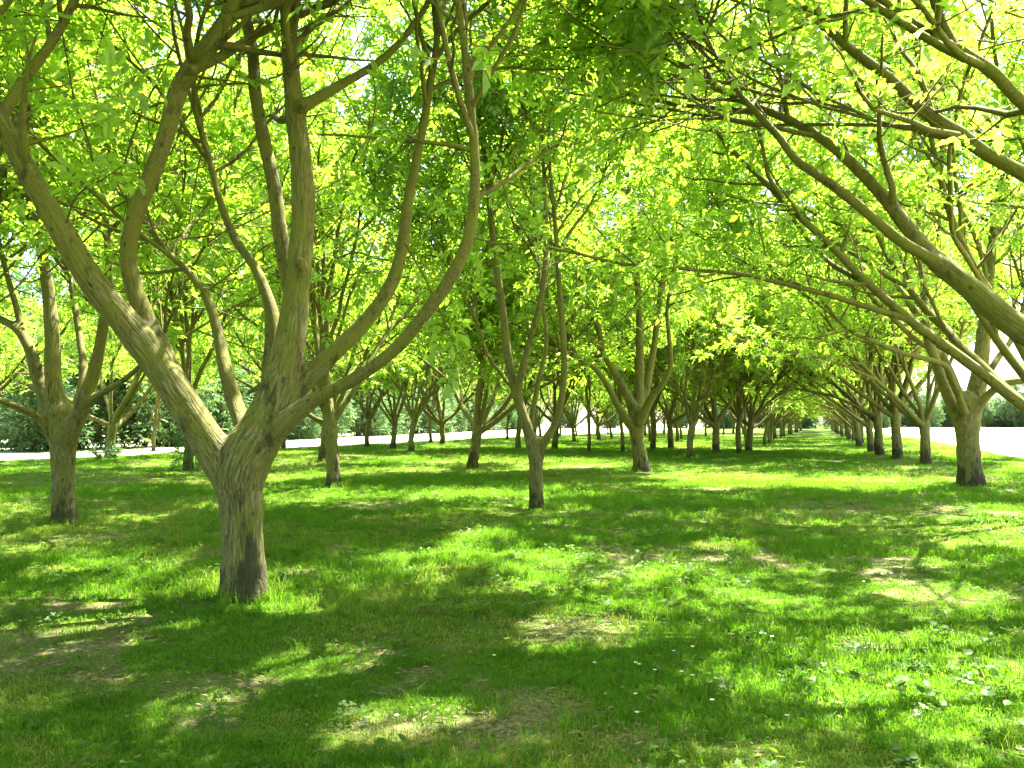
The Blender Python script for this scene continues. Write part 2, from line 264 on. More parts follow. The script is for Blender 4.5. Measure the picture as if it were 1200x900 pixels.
def bark_material():
    w = N('walnut_bark')
    b = w.attr('bark').outputs['Vector']; girth = w.attr('girth').outputs['Fac']
    pos = w.n('NewGeometry').outputs['Position']
    obj = w.n('TexCoord').outputs['Object']
    zz = w.n('SeparateXYZ', Vector=obj).outputs['Z']
    st = w.n('VectorMath', {'operation': 'MULTIPLY'}, i0=b, i1=(1, 1, .11)).outputs[0]
    fis = w.n('TexNoise', {}, Vector=st, Scale=46., Detail=5., Roughness=.62, Distortion=.35).outputs['Fac']
    fis2 = w.n('TexVoronoi', {'feature': 'DISTANCE_TO_EDGE'}, Vector=st, Scale=30.).outputs['Distance']
    blot = w.n('TexNoise', Vector=pos, Scale=3.1, Detail=5., Roughness=.65).outputs['Fac']
    fine = w.n('TexNoise', Vector=b, Scale=60., Detail=4., Roughness=.6).outputs['Fac']
    ring = w.n('TexNoise', Vector=w.n('VectorMath', {'operation': 'MULTIPLY'}, i0=b, i1=(.6, .6, 5.)).outputs[0], Scale=5., Detail=3.).outputs['Fac']
    thick = w.math('MULTIPLY_ADD', girth, 9., -.45, clamp=True)           # old bark on thick wood
    # smooth young bark
    young = w.ramp(fine, [(.25, (.045, .040, .011)), (.52, (.11, .10, .028)), (.75, (.20, .185, .07))])
    young = w.mix(w.ramp(ring, [(.56, 0.), (.66, .55)]), young, (.085, .075, .04))
    old = w.ramp(fis, [(.28, (.024, .019, .008)), (.40, (.12, .106, .038)), (.54, (.195, .178, .07)), (.72, (.30, .28, .135))])
    old = w.mix(w.ramp(fis2, [(.0, .6), (.10, 0.)]), old, (.05, .04, .022))
    col = w.mix(thick, young, old)
    moss = w.ramp(blot, [(.42, 0.), (.58, .7)])
    col = w.mix(moss, col, (.135, .14, .022))
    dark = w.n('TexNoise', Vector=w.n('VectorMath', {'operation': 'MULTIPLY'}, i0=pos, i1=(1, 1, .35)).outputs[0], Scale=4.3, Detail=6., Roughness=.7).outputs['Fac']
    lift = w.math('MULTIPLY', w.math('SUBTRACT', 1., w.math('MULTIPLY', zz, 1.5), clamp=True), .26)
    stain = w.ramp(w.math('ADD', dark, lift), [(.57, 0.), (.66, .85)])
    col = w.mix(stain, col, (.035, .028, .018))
    scar = w.n('TexVoronoi', {'feature': 'F1'}, Vector=w.n('VectorMath', {'operation': 'MULTIPLY'}, i0=b, i1=(1.6, 1.6, 1.)).outputs[0], Scale=5.5, Randomness=1.).outputs['Distance']
    scar = w.math('ADD', scar, w.math('MULTIPLY', w.math('SUBTRACT', fine, .5), .22))
    col = w.mix(w.ramp(scar, [(.10, .8), (.17, 0.)]), col, (.04, .032, .018))
    hb = w.math('ADD', w.math('MULTIPLY', fis, w.math('MULTIPLY_ADD', thick, .9, .1)), w.math('MULTIPLY', fine, .35))
    hb = w.math('ADD', hb, w.math('MULTIPLY', w.math('MINIMUM', fis2, .12), w.math('MULTIPLY', thick, 5.)))
    bump = w.n('Bump', Strength=.65, Distance=.022, Height=hb).outputs[0]
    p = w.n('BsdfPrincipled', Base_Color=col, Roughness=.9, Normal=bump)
    p.inputs['Specular IOR Level'].default_value = .2
    return w.done(p.outputs[0])
M_BARK = bark_material()

def ground_material():
    w = N('meadow_turf')
    pos = w.n('NewGeometry').outputs['Position']
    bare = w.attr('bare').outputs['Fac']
    n1 = w.n('TexNoise', Vector=pos, Scale=38., Detail=5., Roughness=.7).outputs['Fac']
    n2 = w.n('TexNoise', Vector=pos, Scale=.7, Detail=5., Roughness=.6).outputs['Fac']
    n3 = w.n('TexNoise', Vector=pos, Scale=9., Detail=4., Roughness=.65).outputs['Fac']
    g = w.ramp(n1, [(.3, (.024, .05, .004)), (.5, (.055, .105, .006)), (.72, (.105, .155, .014))])
    g = w.mix(w.ramp(n2, [(.5, 0.), (.72, .55)]), g, (.135, .14, .02))
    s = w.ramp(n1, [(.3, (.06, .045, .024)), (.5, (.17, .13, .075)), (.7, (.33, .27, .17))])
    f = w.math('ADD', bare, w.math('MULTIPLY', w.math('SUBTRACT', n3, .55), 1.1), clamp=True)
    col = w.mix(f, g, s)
    bump = w.n('Bump', Strength=.8, Distance=.05, Height=n1).outputs[0]
    p = w.n('BsdfPrincipled', Base_Color=col, Roughness=.95, Normal=bump)
    p.inputs['Specular IOR Level'].default_value = .1
    return w.done(p.outputs[0])
M_GROUND = ground_material()

def field_material():
    w = N('dry_field')
    pos = w.n('NewGeometry').outputs['Position']
    n1 = w.n('TexNoise', Vector=pos, Scale=2.2, Detail=8., Roughness=.75).outputs['Fac']
    n2 = w.n('TexNoise', Vector=pos, Scale=.06, Detail=3.).outputs['Fac']
    c = w.ramp(n1, [(.3, (.36, .33, .17)), (.5, (.50, .46, .28)), (.7, (.62, .58, .40))])
    c = w.mix(w.ramp(n2, [(.45, 0.), (.65, .5)]), c, (.42, .44, .22))
    bump = w.n('Bump', Strength=.5, Distance=.05, Height=n1).outputs[0]
    p = w.n('BsdfPrincipled', Base_Color=c, Roughness=.95, Normal=bump)
    return w.done(p.outputs[0])
M_FIELD = field_material()

def plain(name, col, rough=.7):
    w = N(name)
    n = w.n('TexNoise', Vector=w.n('TexCoord').outputs['Object'], Scale=60., Detail=3.).outputs['Fac']
    c = w.mix(w.ramp(n, [(.3, 0.), (.7, 1.)]), tuple(v * .8 for v in col), tuple(min(1, v * 1.1) for v in col))
    return w.done(w.n('BsdfPrincipled', Base_Color=c, Roughness=rough).outputs[0])
M_PETAL = plain('daisy_petal', (.8, .8, .78)); M_DISC = plain('daisy_disc', (.75, .5, .05))

# ------------------------------------------------------------------ ground and fields (one continuous grid, cut along the orchard's edges)
def axis(lo, hi, near, step, far):
    a = [0.]
    while a[-1] < hi: a.append(a[-1] + (step if a[-1] < near else max(step, (a[-1] - near) * .09 + step)))
    b = [0.]
    while b[-1] > lo: b.append(b[-1] - (step if b[-1] > -near else max(step, (-b[-1] - near) * .09 + step)))
    return np.array(sorted(set(a + b)))
EDGE_R, EDGE_L = 8.6, -31.6
def sheet(xs, ys, name, mat, label=None):
    X, Y = np.meshgrid(xs, ys, indexing='ij')
    V = np.stack([X, Y, height(X, Y)], -1).reshape(-1, 3)
    i = np.arange(len(xs) - 1)[:, None] * len(ys) + np.arange(len(ys) - 1)[None]
    q = np.stack([i, i + len(ys), i + len(ys) + 1, i + 1], -1).reshape(-1, 4)
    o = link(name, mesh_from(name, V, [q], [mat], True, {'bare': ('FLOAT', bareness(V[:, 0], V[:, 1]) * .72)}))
    return tag(o, label, None, None, 'structure')
ys = axis(-60, 900, 22, .22, 900)
xa = axis(-31.6, 8.6, 14, .22, 40); xa = np.unique(np.clip(xa, EDGE_L, EDGE_R))
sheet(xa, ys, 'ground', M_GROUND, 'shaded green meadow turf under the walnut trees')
sheet(np.concatenate([[EDGE_R], EDGE_R + 3 * 1.25 ** np.arange(1, 28)]), ys, 'field', M_FIELD, 'sunlit pale dry field on the right of the orchard')
sheet(np.concatenate([EDGE_L - 3 * 1.25 ** np.arange(27, 0, -1), [EDGE_L]]), ys, 'field', M_FIELD, 'sunlit pale dry field beyond the left edge of the orchard')

# ------------------------------------------------------------------ wood
def catmull(P, step):
    """P (n,4): xyz and radius -> evenly resampled smooth polyline"""
    P = np.asarray(P, float)
    if len(P) < 3:
        n = max(2, int(np.linalg.norm(P[-1, :3] - P[0, :3]) / step) + 1)
        t = np.linspace(0, 1, n)[:, None]; return P[0] * (1 - t) + P[-1] * t
    Q = np.vstack([2 * P[0] - P[1], P, 2 * P[-1] - P[-2]])
    out = []
    for k in range(len(P) - 1):
        p0, p1, p2, p3 = Q[k:k + 4]
        n = max(1, int(np.ceil(np.linalg.norm(p2[:3] - p1[:3]) / step)))
        t = (np.arange(n) / n)[:, None]
        out.append(.5 * ((2 * p1) + (-p0 + p2) * t + (2 * p0 - 5 * p1 + 4 * p2 - p3) * t ** 2 + (-p0 + 3 * p1 - 3 * p2 + p3) * t ** 3))
    out.append(P[-1:])
    R = np.vstack(out); R[:, 3] = np.maximum(R[:, 3], .002)
    return R

def frames(P):
    T = np.gradient(P[:, :3], axis=0); T /= np.linalg.norm(T, axis=1)[:, None] + 1e-9
    u = np.cross(T[0], (.31, .87, .11)); u /= np.linalg.norm(u)
    U = [u]
    for k in range(1, len(T)):
        u = U[-1] - T[k] * np.dot(U[-1], T[k]); u /= np.linalg.norm(u) + 1e-9; U.append(u)
    U = np.array(U); return T, U, np.cross(T, U)

class Wood:
    def __init__(s): s.v = []; s.q = []; s.t = []; s.b = []; s.g = []; s.n = 0
    def tube(s, P, sides, s0=0., lump=0., rng=None):
        T, U, W = frames(P); n = len(P)
        a = np.arange(sides) / sides * 2 * math.pi
        r = P[:, 3][:, None] * np.ones(sides)
        if lump: r = r * (1 + lump * (rng.random((n, sides)) - .5))
        ca, sa = np.cos(a), np.sin(a)
        off = (r * ca)[..., None] * U[:, None] + (r * sa)[..., None] * W[:, None]
        V = P[:, None, :3] + off
        L = s0 + np.concatenate([[0], np.cumsum(np.linalg.norm(np.diff(P[:, :3], axis=0), axis=1))])
        B = np.stack([r * ca, r * sa, np.repeat(L[:, None], sides, 1)], -1)
        i = np.arange(n - 1)[:, None] * sides; j = np.arange(sides)[None]; k = (j + 1) % sides
        Q = np.stack([i + j, i + k, i + sides + k, i + sides + j], -1).reshape(-1, 4) + s.n
        s.v.append(V.reshape(-1, 3)); s.b.append(B.reshape(-1, 3)); s.q.append(Q)
        s.g.append(np.repeat(P[:, 3], sides)); s.n += n * sides
        tip = P[-1, :3] + T[-1] * P[-1, 3]
        s.v.append(tip[None]); s.b.append(np.array([[0, 0, L[-1]]])); s.g.append(P[-1:, 3])
        e = s.n - sides
        s.t.append(np.stack([e + j[0], e + k[0], np.full(sides, s.n)], -1)); s.n += 1
    def add(s, V, Q, B, G):
        s.v.append(V); s.q.append(Q + s.n); s.b.append(B); s.g.append(G); s.n += len(V)
    def mesh(s, name):
        return mesh_from(name, np.vstack(s.v), [np.vstack(s.q) if s.q else [], np.vstack(s.t) if s.t else []], [M_BARK], True,
                         {'bark': ('FLOAT_VECTOR', np.vstack(s.b)), 'girth': ('FLOAT', np.concatenate(s.g))})

def surface_nets(F, org, h):
    ins = F < 0
    c = [ins[dx:ins.shape[0] - 1 + dx, dy:ins.shape[1] - 1 + dy, dz:ins.shape[2] - 1 + dz] for dx in (0, 1) for dy in (0, 1) for dz in (0, 1)]
    al = c[0].copy(); an = c[0].copy()
    for m in c[1:]: al &= m; an |= m
    act = an & ~al
    idx = np.argwhere(act)
    num = np.full(act.shape, -1, np.int32); num[tuple(idx.T)] = np.arange(len(idx))
    acc = np.zeros((len(idx), 3)); cnt = np.zeros(len(idx))
    cor = np.array([(x, y, z) for x in (0, 1) for y in (0, 1) for z in (0, 1)])
    val = np.stack([F[tuple((idx + k).T)] for k in cor], -1)
    for a in range(8):
        for b in range(a + 1, 8):
            if np.abs(cor[a] - cor[b]).sum() != 1: continue
            fa, fb = val[:, a], val[:, b]; m = (fa < 0) != (fb < 0)
            t = np.where(m, fa / np.where(m, fa - fb, 1), 0)[:, None]
            acc += np.where(m[:, None], cor[a] + t * (cor[b] - cor[a]), 0); cnt += m
    V = (idx + acc / cnt[:, None]) * h + org
    quads = []
    for ax in range(3):
        o1, o2 = [k for k in range(3) if k != ax]
        s1 = [slice(1, -1)] * 3; s1[ax] = slice(0, -1); s2 = list(s1); s2[ax] = slice(1, None)
        A = ins[tuple(s1)]; Bm = ins[tuple(s2)]
        e = np.argwhere(A != Bm)
        up = A[tuple(e.T)]
        base = e.copy(); base[:, o1] += 1; base[:, o2] += 1
        d1 = np.zeros(3, int); d1[o1] = 1; d2 = np.zeros(3, int); d2[o2] = 1
        q = np.stack([num[tuple((base - d).T)] for d in (d1 + d2, d2, 0 * d1, d1)], -1)
        flip = up if ax != 1 else ~up
        q[~flip] = q[~flip][:, ::-1]
        quads.append(q)
    Q = np.vstack(quads); Q = Q[(Q >= 0).all(1)]
    return V, Q

def seg_dist(X, P):
    """distance of points X to a tapered polyline P, with the nearest segment and its parameter"""
    best = np.full(len(X), 1e9); bi = np.zeros(len(X), int); bt = np.zeros(len(X))
    for k in range(len(P) - 1):
        a, b = P[k], P[k + 1]; d = b[:3] - a[:3]; L = np.dot(d, d) + 1e-12
        t = np.clip((X - a[:3]) @ d / L, 0, 1)
        dist = np.linalg.norm(X - a[:3] - t[:, None] * d, axis=1) - (a[3] + t * (b[3] - a[3]))
        m = dist < best; best[m] = dist[m]; bi[m] = k; bt[m] = t[m]
    return best, bi, bt

def melted_wood(lines, h, k=.03, flare=None):
    """one smooth skin over all polylines, cut up again into a mesh per polyline"""
    mg = 8 * k
    lo = np.min([(P[:, :3] - P[:, 3:4]).min(0) for P in lines], 0) - mg; hi = np.max([(P[:, :3] + P[:, 3:4]).max(0) for P in lines], 0) + mg
    lo[2] = max(lo[2], -.3)
    shp = np.ceil((hi - lo) / h).astype(int) + 2
    E = np.zeros(shp, np.float32)
    for P in lines:
        l = np.maximum(np.floor(((P[:, :3] - P[:, 3:4]).min(0) - mg - lo) / h).astype(int), 0)
        u = np.minimum(np.ceil(((P[:, :3] + P[:, 3:4]).max(0) + mg - lo) / h).astype(int), shp)
        D = np.full(u - l, 9., np.float32)
        for s in range(len(P) - 1):
            a, b = P[s], P[s + 1]; r = max(a[3], b[3]) + mg
            l2 = np.maximum(np.floor((np.minimum(a, b)[:3] - r - lo) / h).astype(int) - l, 0)
            u2 = np.minimum(np.ceil((np.maximum(a, b)[:3] + r - lo) / h).astype(int) - l, u - l)
            if (u2 <= l2).any(): continue
            g = [((np.arange(l2[c], u2[c]) + l[c]) * h + lo[c] - a[c]).astype(np.float32) for c in range(3)]
            d = (b - a).astype(np.float32); L = float(np.dot(d[:3], d[:3])) + 1e-9
            gx, gy, gz = g[0][:, None, None], g[1][None, :, None], g[2][None, None, :]
            t = np.clip((gx * d[0] + gy * d[1] + gz * d[2]) / L, 0, 1)
            dist = np.sqrt((gx - t * d[0]) ** 2 + (gy - t * d[1]) ** 2 + (gz - t * d[2]) ** 2) - (a[3] + t * d[3])
            sub = D[l2[0]:u2[0], l2[1]:u2[1], l2[2]:u2[2]]; np.minimum(sub, dist, out=sub)
        E[l[0]:u[0], l[1]:u[1], l[2]:u[2]] += np.exp(-np.minimum(D, 8 * k) / k) - math.exp(-8)
    Fd = -k * np.log(np.maximum(E, 1e-12)); del E
    V, Q = surface_nets(Fd, lo, h); del Fd
    dd = [seg_dist(V, P) for P in lines]
    own = np.argmin(np.stack([d[0] for d in dd]), 0)
    out = []
    fo = own[Q]
    fown = np.array([fo[:, 0], fo[:, 1], fo[:, 2], fo[:, 3]]).T
    srt = np.sort(fown, 1); face_owner = srt[:, 1]
    for i, P in enumerate(lines):
        q = Q[face_owner == i]
        ids, inv = np.unique(q, return_inverse=True)
        if not len(ids): out.append(None); continue
        X = V[ids]; T, U, W = frames(P); _, bi, bt = dd[i]
        bi, bt = bi[ids], bt[ids]
        cum = np.concatenate([[0], np.cumsum(np.linalg.norm(np.diff(P[:, :3], axis=0), axis=1))])
        C = P[bi, :3] + bt[:, None] * (P[bi + 1, :3] - P[bi, :3]); off = X - C
        Bk = np.stack([(off * U[bi]).sum(1), (off * W[bi]).sum(1), cum[bi] + bt * (cum[bi + 1] - cum[bi])], -1)
        out.append((X, inv.reshape(-1, 4), Bk, P[bi, 3]))
    return out

# ------------------------------------------------------------------ branching
def unit(v): return v / (np.linalg.norm(v, axis=-1, keepdims=True) + 1e-9)

def wander(rng, p, d, length, r0, r1, n, wob, up):
    P = [np.array([*p, r0])]; d = unit(np.asarray(d, float)); st = length / n
    for k in range(n):
        d = unit(d + rng.normal(0, wob, 3) + np.array([0, 0, up]))
        p = P[-1][:3] + d * st
        P.append(np.array([*p, r0 + (r1 - r0) * ((k + 1) / n) ** .8]))
    return np.array(P)

def dress(rng, limb, wood, start=.3, spacing=.42, blen=(1.1, 2.3), zmin=2.3, twig_gap=.24, cap=.06, sides=6, nleaf=9):
    """side branches and twigs along a limb; returns leaf seats (position, direction)"""
    seats = []
    L = np.concatenate([[0], np.cumsum(np.linalg.norm(np.diff(limb[:, :3], axis=0), axis=1))]); tot = L[-1]
    s = tot * start; az = rng.random() * 6.28
    todo = []
    while s < tot:
        k = min(np.searchsorted(L, s), len(limb) - 2); s += spacing * rng.uniform(.6, 1.4); az += 2.4
        if limb[k, 2] < zmin: continue
        f = L[k] / tot
        T = unit(limb[k + 1, :3] - limb[k, :3]); a = unit(np.cross(T, (.2, .1, 1.) if abs(T[2]) < .9 else (1., 0, 0))); b = np.cross(T, a)
        side = math.cos(az) * a + math.sin(az) * b
        ang = math.radians(rng.uniform(38, 68))
        d = T * math.cos(ang) + side * math.sin(ang)
        ln = rng.uniform(*blen) * (1.15 - .45 * f)
        todo.append(wander(rng, limb[k, :3], d, ln, min(limb[k, 3] * .62, cap), .009, max(4, int(ln / .22)), .13, .03 if d[2] > -.1 else .1))
    T = unit(limb[-1, :3] - limb[-3, :3])
    todo.append(wander(rng, limb[-1, :3], T, rng.uniform(.8, 1.4), limb[-1, 3], .005, 6, .12, .02))
    for B in todo:
        wood.tube(B, 5 if sides > 5 else 4)
        n = len(B); m = max(3, int(np.linalg.norm(B[-1, :3] - B[0, :3]) / twig_gap))
        for t in np.linspace(.22, 1, m):
            k = min(int(t * (n - 1)), n - 2)
            T = unit(B[k + 1, :3] - B[k, :3]); v = unit(rng.normal(0, 1, 3) + (0, 0, .15)); v = unit(v - T * np.dot(v, T))
            d = unit(T * rng.uniform(.3, 1.) + v * .9)
            ln = rng.uniform(.35, .85)
            tw = wander(rng, B[k, :3], d, ln, max(.006, B[k, 3] * .5), .0035, 2, .2, .02)
            wood.tube(tw, 3)
            q = rng.integers(nleaf - 2, nleaf + 2)
            tt = np.sort(rng.uniform(.2, 1, q)) * 2; ii = np.minimum(tt.astype(int), 1); fr = (tt - ii)[:, None]
            pp = tw[ii, :3] * (1 - fr) + tw[ii + 1, :3] * fr
            dd = unit(unit(tw[ii + 1, :3] - tw[ii, :3]) * .55 + rng.normal(0, .6, (q, 3)) + np.array([0, 0, -.08]))
            seats.append(np.hstack([pp, dd]))
    return np.vstack(seats)

def airy(rng, S, cx=0., cy=0., ztop=4.6, wide=3.2, base=3., gap=.29):
    """walnut crowns are bare inside: thin out the shoots near the axis"""
    q = ((S[:, 0] - cx) ** 2 + (S[:, 1] - cy) ** 2) / wide ** 2 + (np.clip(S[:, 2] - base, 0, 99) / ztop) ** 2
    low = np.clip((S[:, 2] - 1.8) / 2.2, .25, 1)
    hole = vnoise(S[:, 0] + .42 * S[:, 2] + 60, S[:, 1] - .35 * S[:, 2] + 60, 61, 1.0) * .65 + vnoise(S[:, 0] - .3 * S[:, 2] + 90, S[:, 1] + .5 * S[:, 2] + 90, 62, 1.9) * .35
    hole = np.clip((hole - gap) / .1, .03, 1)                               # clumps of foliage with openings between
    return S[rng.random(len(S)) < np.clip(.06 + .94 * q ** 1.5, 0, 1) * low * hole]

OPENINGS = [(-1.69, 6.03, 0.52), (-1.84, 5.61, 0.3), (1.05, 8.47, 0.5), (0.74, 8.59, 0.3), (0.21, 6.41, 0.3), (-0.77, 7.92, 0.25), (-1.23, 10.82, 0.3),  # gaps shaped into the crowns along the sun's rays to place sun patches
            (-2.23, 3.85, 0.26), (-3.42, 3.82, 0.25), (-3.21, 4.78, 0.36), (-3.32, 4.59, 0.25), (-5.4, 5.29, 0.3), (-4.5, 6.02, 0.2), (-3.02, 8.94, 0.28), (-7.73, 6.82, 0.35), (-4.46, 10.24, 0.35),
            (-1.57, 6.67, 0.35), (-4.61, 8.33, 0.3), (-5.24, 6.28, 0.2), (-2.79, 7.23, 0.2), (-5.51, 4.64, 0.25), (-2.03, 3.97, 0.16), (1.71, 12.45, 0.3), (-1.53, 17.31, 0.4)]
SUNWARD = np.array(to_sun)
def open_to_sun(P):
    """mask of the points that stay: those outside the openings"""
    ok = np.ones(len(P), bool)
    for (x, y, r) in OPENINGS:
        d = P - (x, y, 0); a = d @ SUNWARD
        ok &= np.linalg.norm(d - a[:, None] * SUNWARD, axis=1) > r + .1
    return ok

# compound walnut leaf, along +X, upper side +Z: five leaflets on a stalk
def leaf_template(detail):
    V, Q, c = [], [], 0
    for (x, ang, ln, wd) in ((.085, 62, .085, .042), (.085, -62, .085, .042), (.15, 50, .115, .056), (.15, -50, .115, .056), (.19, 0, .155, .074)):
        ca, sa = math.cos(math.radians(ang)), math.sin(math.radians(ang))
        if detail: prof = [(0, 0, 0), (.3, .36, .012), (.62, .5, .014), (1, 0, -.02), (.62, -.5, .014), (.3, -.36, .012)]
        else: prof = [(0, 0, 0), (.55, .52, .014), (1, 0, -.02), (.55, -.52, .014)]
        for (u, w, z) in prof:
            a, b = u * ln, w * wd
            V.append((x + a * ca - b * sa, a * sa + b * ca, z - .25 * (x + a * ca) ** 2))
        if detail: Q += [(c, c + 3, c + 2, c + 1), (c, c + 5, c + 4, c + 3)]
        else: Q += [(c, c + 2, c + 1), (c, c + 3, c + 2)]
        c += len(prof)
    return np.array(V), np.array(Q)
LT = {d: leaf_template(d) for d in (False, True)}

def leaf_frames(rng, seats):
    X = unit(seats[:, 3:6]); n = len(X)
    up = unit(np.array([0, 0, 1.]) + rng.normal(0, .42, (n, 3)))
    Y = unit(np.cross(up, X)); Z = np.cross(X, Y)
    return np.stack([X, Y, Z], -1), rng.uniform(.6, 1.28, n)

def crown_mesh(name, rng, seats, detail=True, size=1., mat=None):
    T, Q = LT[detail]
    R, sc = leaf_frames(rng, seats)
    V = np.einsum('nij,kj->nki', R * (sc * size)[:, None, None], T) + seats[:, None, :3]
    n, k = len(seats), len(T)
    q = (Q[None] + (np.arange(n) * k)[:, None, None]).reshape(-1, Q.shape[1])
    tint = np.clip(rng.normal(.45, .28, n), 0, 1)
    tint = np.repeat(tint, k) + np.tile(np.repeat(rng.normal(0, .04, 5), k // 5), n)
    return mesh_from(name, V.reshape(-1, 3), [q], [mat or M_LEAF], False, {'tint': ('FLOAT', np.clip(tint, 0, 1))})

def single_leaf(name, seed):
    rng = rng_of(seed); T, Q = LT[True]
    T = T + rng.normal(0, .004, T.shape)
    w = np.full(len(T), .55)
    # stalk: a thin three-sided bar
    st = np.array([(0, -.0015, 0), (0, .0015, 0), (0, 0, .002), (.2, -.001, -.011), (.2, .001, -.011), (.2, 0, -.009)]); k = len(T)
    bars = np.array([(0, 1, 4, 3), (1, 2, 5, 4), (2, 0, 3, 5)]) + k
    return mesh_from(name, np.vstack([T, st]), [Q, bars], [M_LEAF], False, {'tint': ('FLOAT', np.concatenate([w, np.full(6, .8)]))})

ORCHARD = 'walnut trees planted in rows in the meadow'
# ------------------------------------------------------------------ the near trees, limb by limb
DEPTH = np.array([-math.sin(YAW), math.cos(YAW), 0.])                       # these limbs were measured across the view; forks fill the other direction
ACROSS = np.array([math.cos(YAW), math.sin(YAW), 0.])
AXIS = {'rightnear': (-2.6, .3), 'rightthird': (-1.5, 0)}
LEAF_MESHES = [single_leaf('leaf', 900 + k) for k in range(4)]
def near_tree(key, seed, label, voxel, blend, part_leaves=0, zleaf=2.6, start=.35, rise=(3.4, 5.), blen=(1.1, 2.5), spacing=.34, detail=False, keep=.7):
    rng = rng_of(seed)
    (bx, by), limbs = HAND[key]
    z0 = float(height(bx, by))
    root = link('walnut_tree', None, None, (bx, by, z0))
    tag(root, label, 'tree', ORCHARD)
    names = [n for n, _ in limbs]
    lines = [catmull(np.array(a), .1) for _, a in limbs]
    t = lines[0]
    low = t[:, 2] < .45                                                     # root flare
    t[low, 3] *= 1 + .10 * ((.45 - np.clip(t[low, 2], 0, .45)) / .45) ** 2
    for P in lines: P[:, 3] *= 1 + .05 * np.sin(np.arange(len(P)) * .9 + rng.random() * 6) * rng.random(len(P))
    skins = melted_wood(lines, voxel, blend)
    seats = []
    woods = []
    for i, (nm, P) in enumerate(zip(names, lines)):
        w = Wood()
        if skins[i] is not None: w.add(*skins[i])
        if nm == 'limb':
            ln = rng.uniform(*rise) * min(1., .6 + P[-1, 3] * 9)
            ext = wander(rng, P[-1, :3], unit(P[-1, :3] - P[-4, :3]), ln, P[-1, 3], .012, 10, .09, .06)
            w.tube(ext, 7)
            full = np.vstack([P, ext[1:]])
            seats.append(dress(rng, full, w, start, spacing, blen, zleaf))
            for j in range(4):                      # the limb forks again high up
                k2 = min(int(len(P) * rng.uniform(.66, .98)), len(P) - 1); sd = .6 * unit(rng.normal(0, 1, 3)) * (1, 1, .3) + (.85, -.85, .25, -.25)[j] * DEPTH + (0, 0, .8, -.8)[j] * ACROSS
                P2 = catmull(wander(rng, P[k2, :3], unit(P[k2, :3] - P[k2 - 3, :3]) + .9 * sd, ln * rng.uniform(.8, 1.2), P[k2, 3] * .72, .014, 10, .1, .06), .25)
                w.tube(P2, 6)
                seats.append(dress(rng, P2, w, .15, spacing, blen, zleaf))
        woods.append(w)
    # stubs of lost branches stay with the limb they grow on: join them to the nearest one
    for i, nm in enumerate(names):
        if nm != 'stub' or not woods[i].n: continue
        c = lines[i][0, :3]
        j = min((k for k in range(len(names)) if names[k] != 'stub'), key=lambda k: seg_dist(c[None], lines[k])[0][0])
        V = np.vstack(woods[i].v); Q = np.vstack(woods[i].q)
        woods[j].add(V, Q, np.vstack(woods[i].b), np.concatenate(woods[i].g))
    for i, nm in enumerate(names):
        if nm == 'stub' or not woods[i].n: continue
        link(nm, woods[i].mesh(nm), root)
    # small upper limbs that the outer shoots belong to
    S = np.vstack(seats)
    S = S[S[:, 2] > zleaf]
    S = airy(rng, S, *AXIS.get(key, (0, 0)), wide=2.7 if key == 'rightthird' else 3.2, gap=.35)
    S = S[rng.random(len(S)) < keep]
    S = S[open_to_sun(S[:, :3] + .16 * S[:, 3:6] + (bx, by, z0))]
    cam_l = np.array([-bx, -by, 1.6 - z0])
    if part_leaves:
        v = S[:, :3] - cam_l; dist = np.linalg.norm(v, axis=1)
        fwd = v @ np.array([-math.sin(YAW), math.cos(YAW), 0]); lat = v @ np.array([math.cos(YAW), math.sin(YAW), 0])
        score = np.where((fwd > 1) & (np.abs(lat) < .68 * fwd) & (v[:, 2] < .56 * fwd), dist, 1e6)
        order = np.argsort(score)[:part_leaves]
        pick = np.zeros(len(S), bool); pick[order] = True
    else: pick = np.zeros(len(S), bool)
    crown = link('crown', crown_mesh('crown', rng, S[~pick], detail, .95 if detail else 1.08), root)
    crown['kind'] = 'stuff'
    if pick.any():
        R, sc = leaf_frames(rng, S[pick])
        for k, (seat, r, s_) in enumerate(zip(S[pick], R, sc)):
            o = bpy.data.objects.new('leaf', LEAF_MESHES[k % 4]); COL.objects.link(o); o.parent = crown
            o.matrix_basis = Matrix.Translation(seat[:3]) @ (Matrix(r.tolist()).to_4x4() @ Matrix.Scale(s_, 4))
    return root, crown

main, main_crown = near_tree('main', 1, 'large nearest walnut tree, thick trunk splitting low into wide bent limbs', .021, .02, 200, detail=True, keep=.58)
near_tree('left', 2, 'walnut tree whose stout trunk stands at the left edge, behind the large nearest tree', .03, .03, 0, 2.2)
near_tree('middle', 3, 'slender walnut tree with thin smooth stem forking into two tall wavy limbs', .028, .02, 0, 2.8, rise=(4.5, 6.5), blen=(1.2, 2.8), keep=.7)
near_tree('fourth', 4, 'dark walnut tree with many upright limbs, next behind the slender forked one', .04, .03, 0, 2.2)
near_tree('rightnear', 5, 'walnut tree out of frame at the right, its long limbs reaching over the alley', .03, .03, 90, 3.1, spacing=.42, blen=(1., 2.3), detail=True, keep=.9)
near_tree('rightthird', 6, 'thick walnut trunk on the right, first one standing beside the pale sunlit field', .035, .03, 0, 2.1)

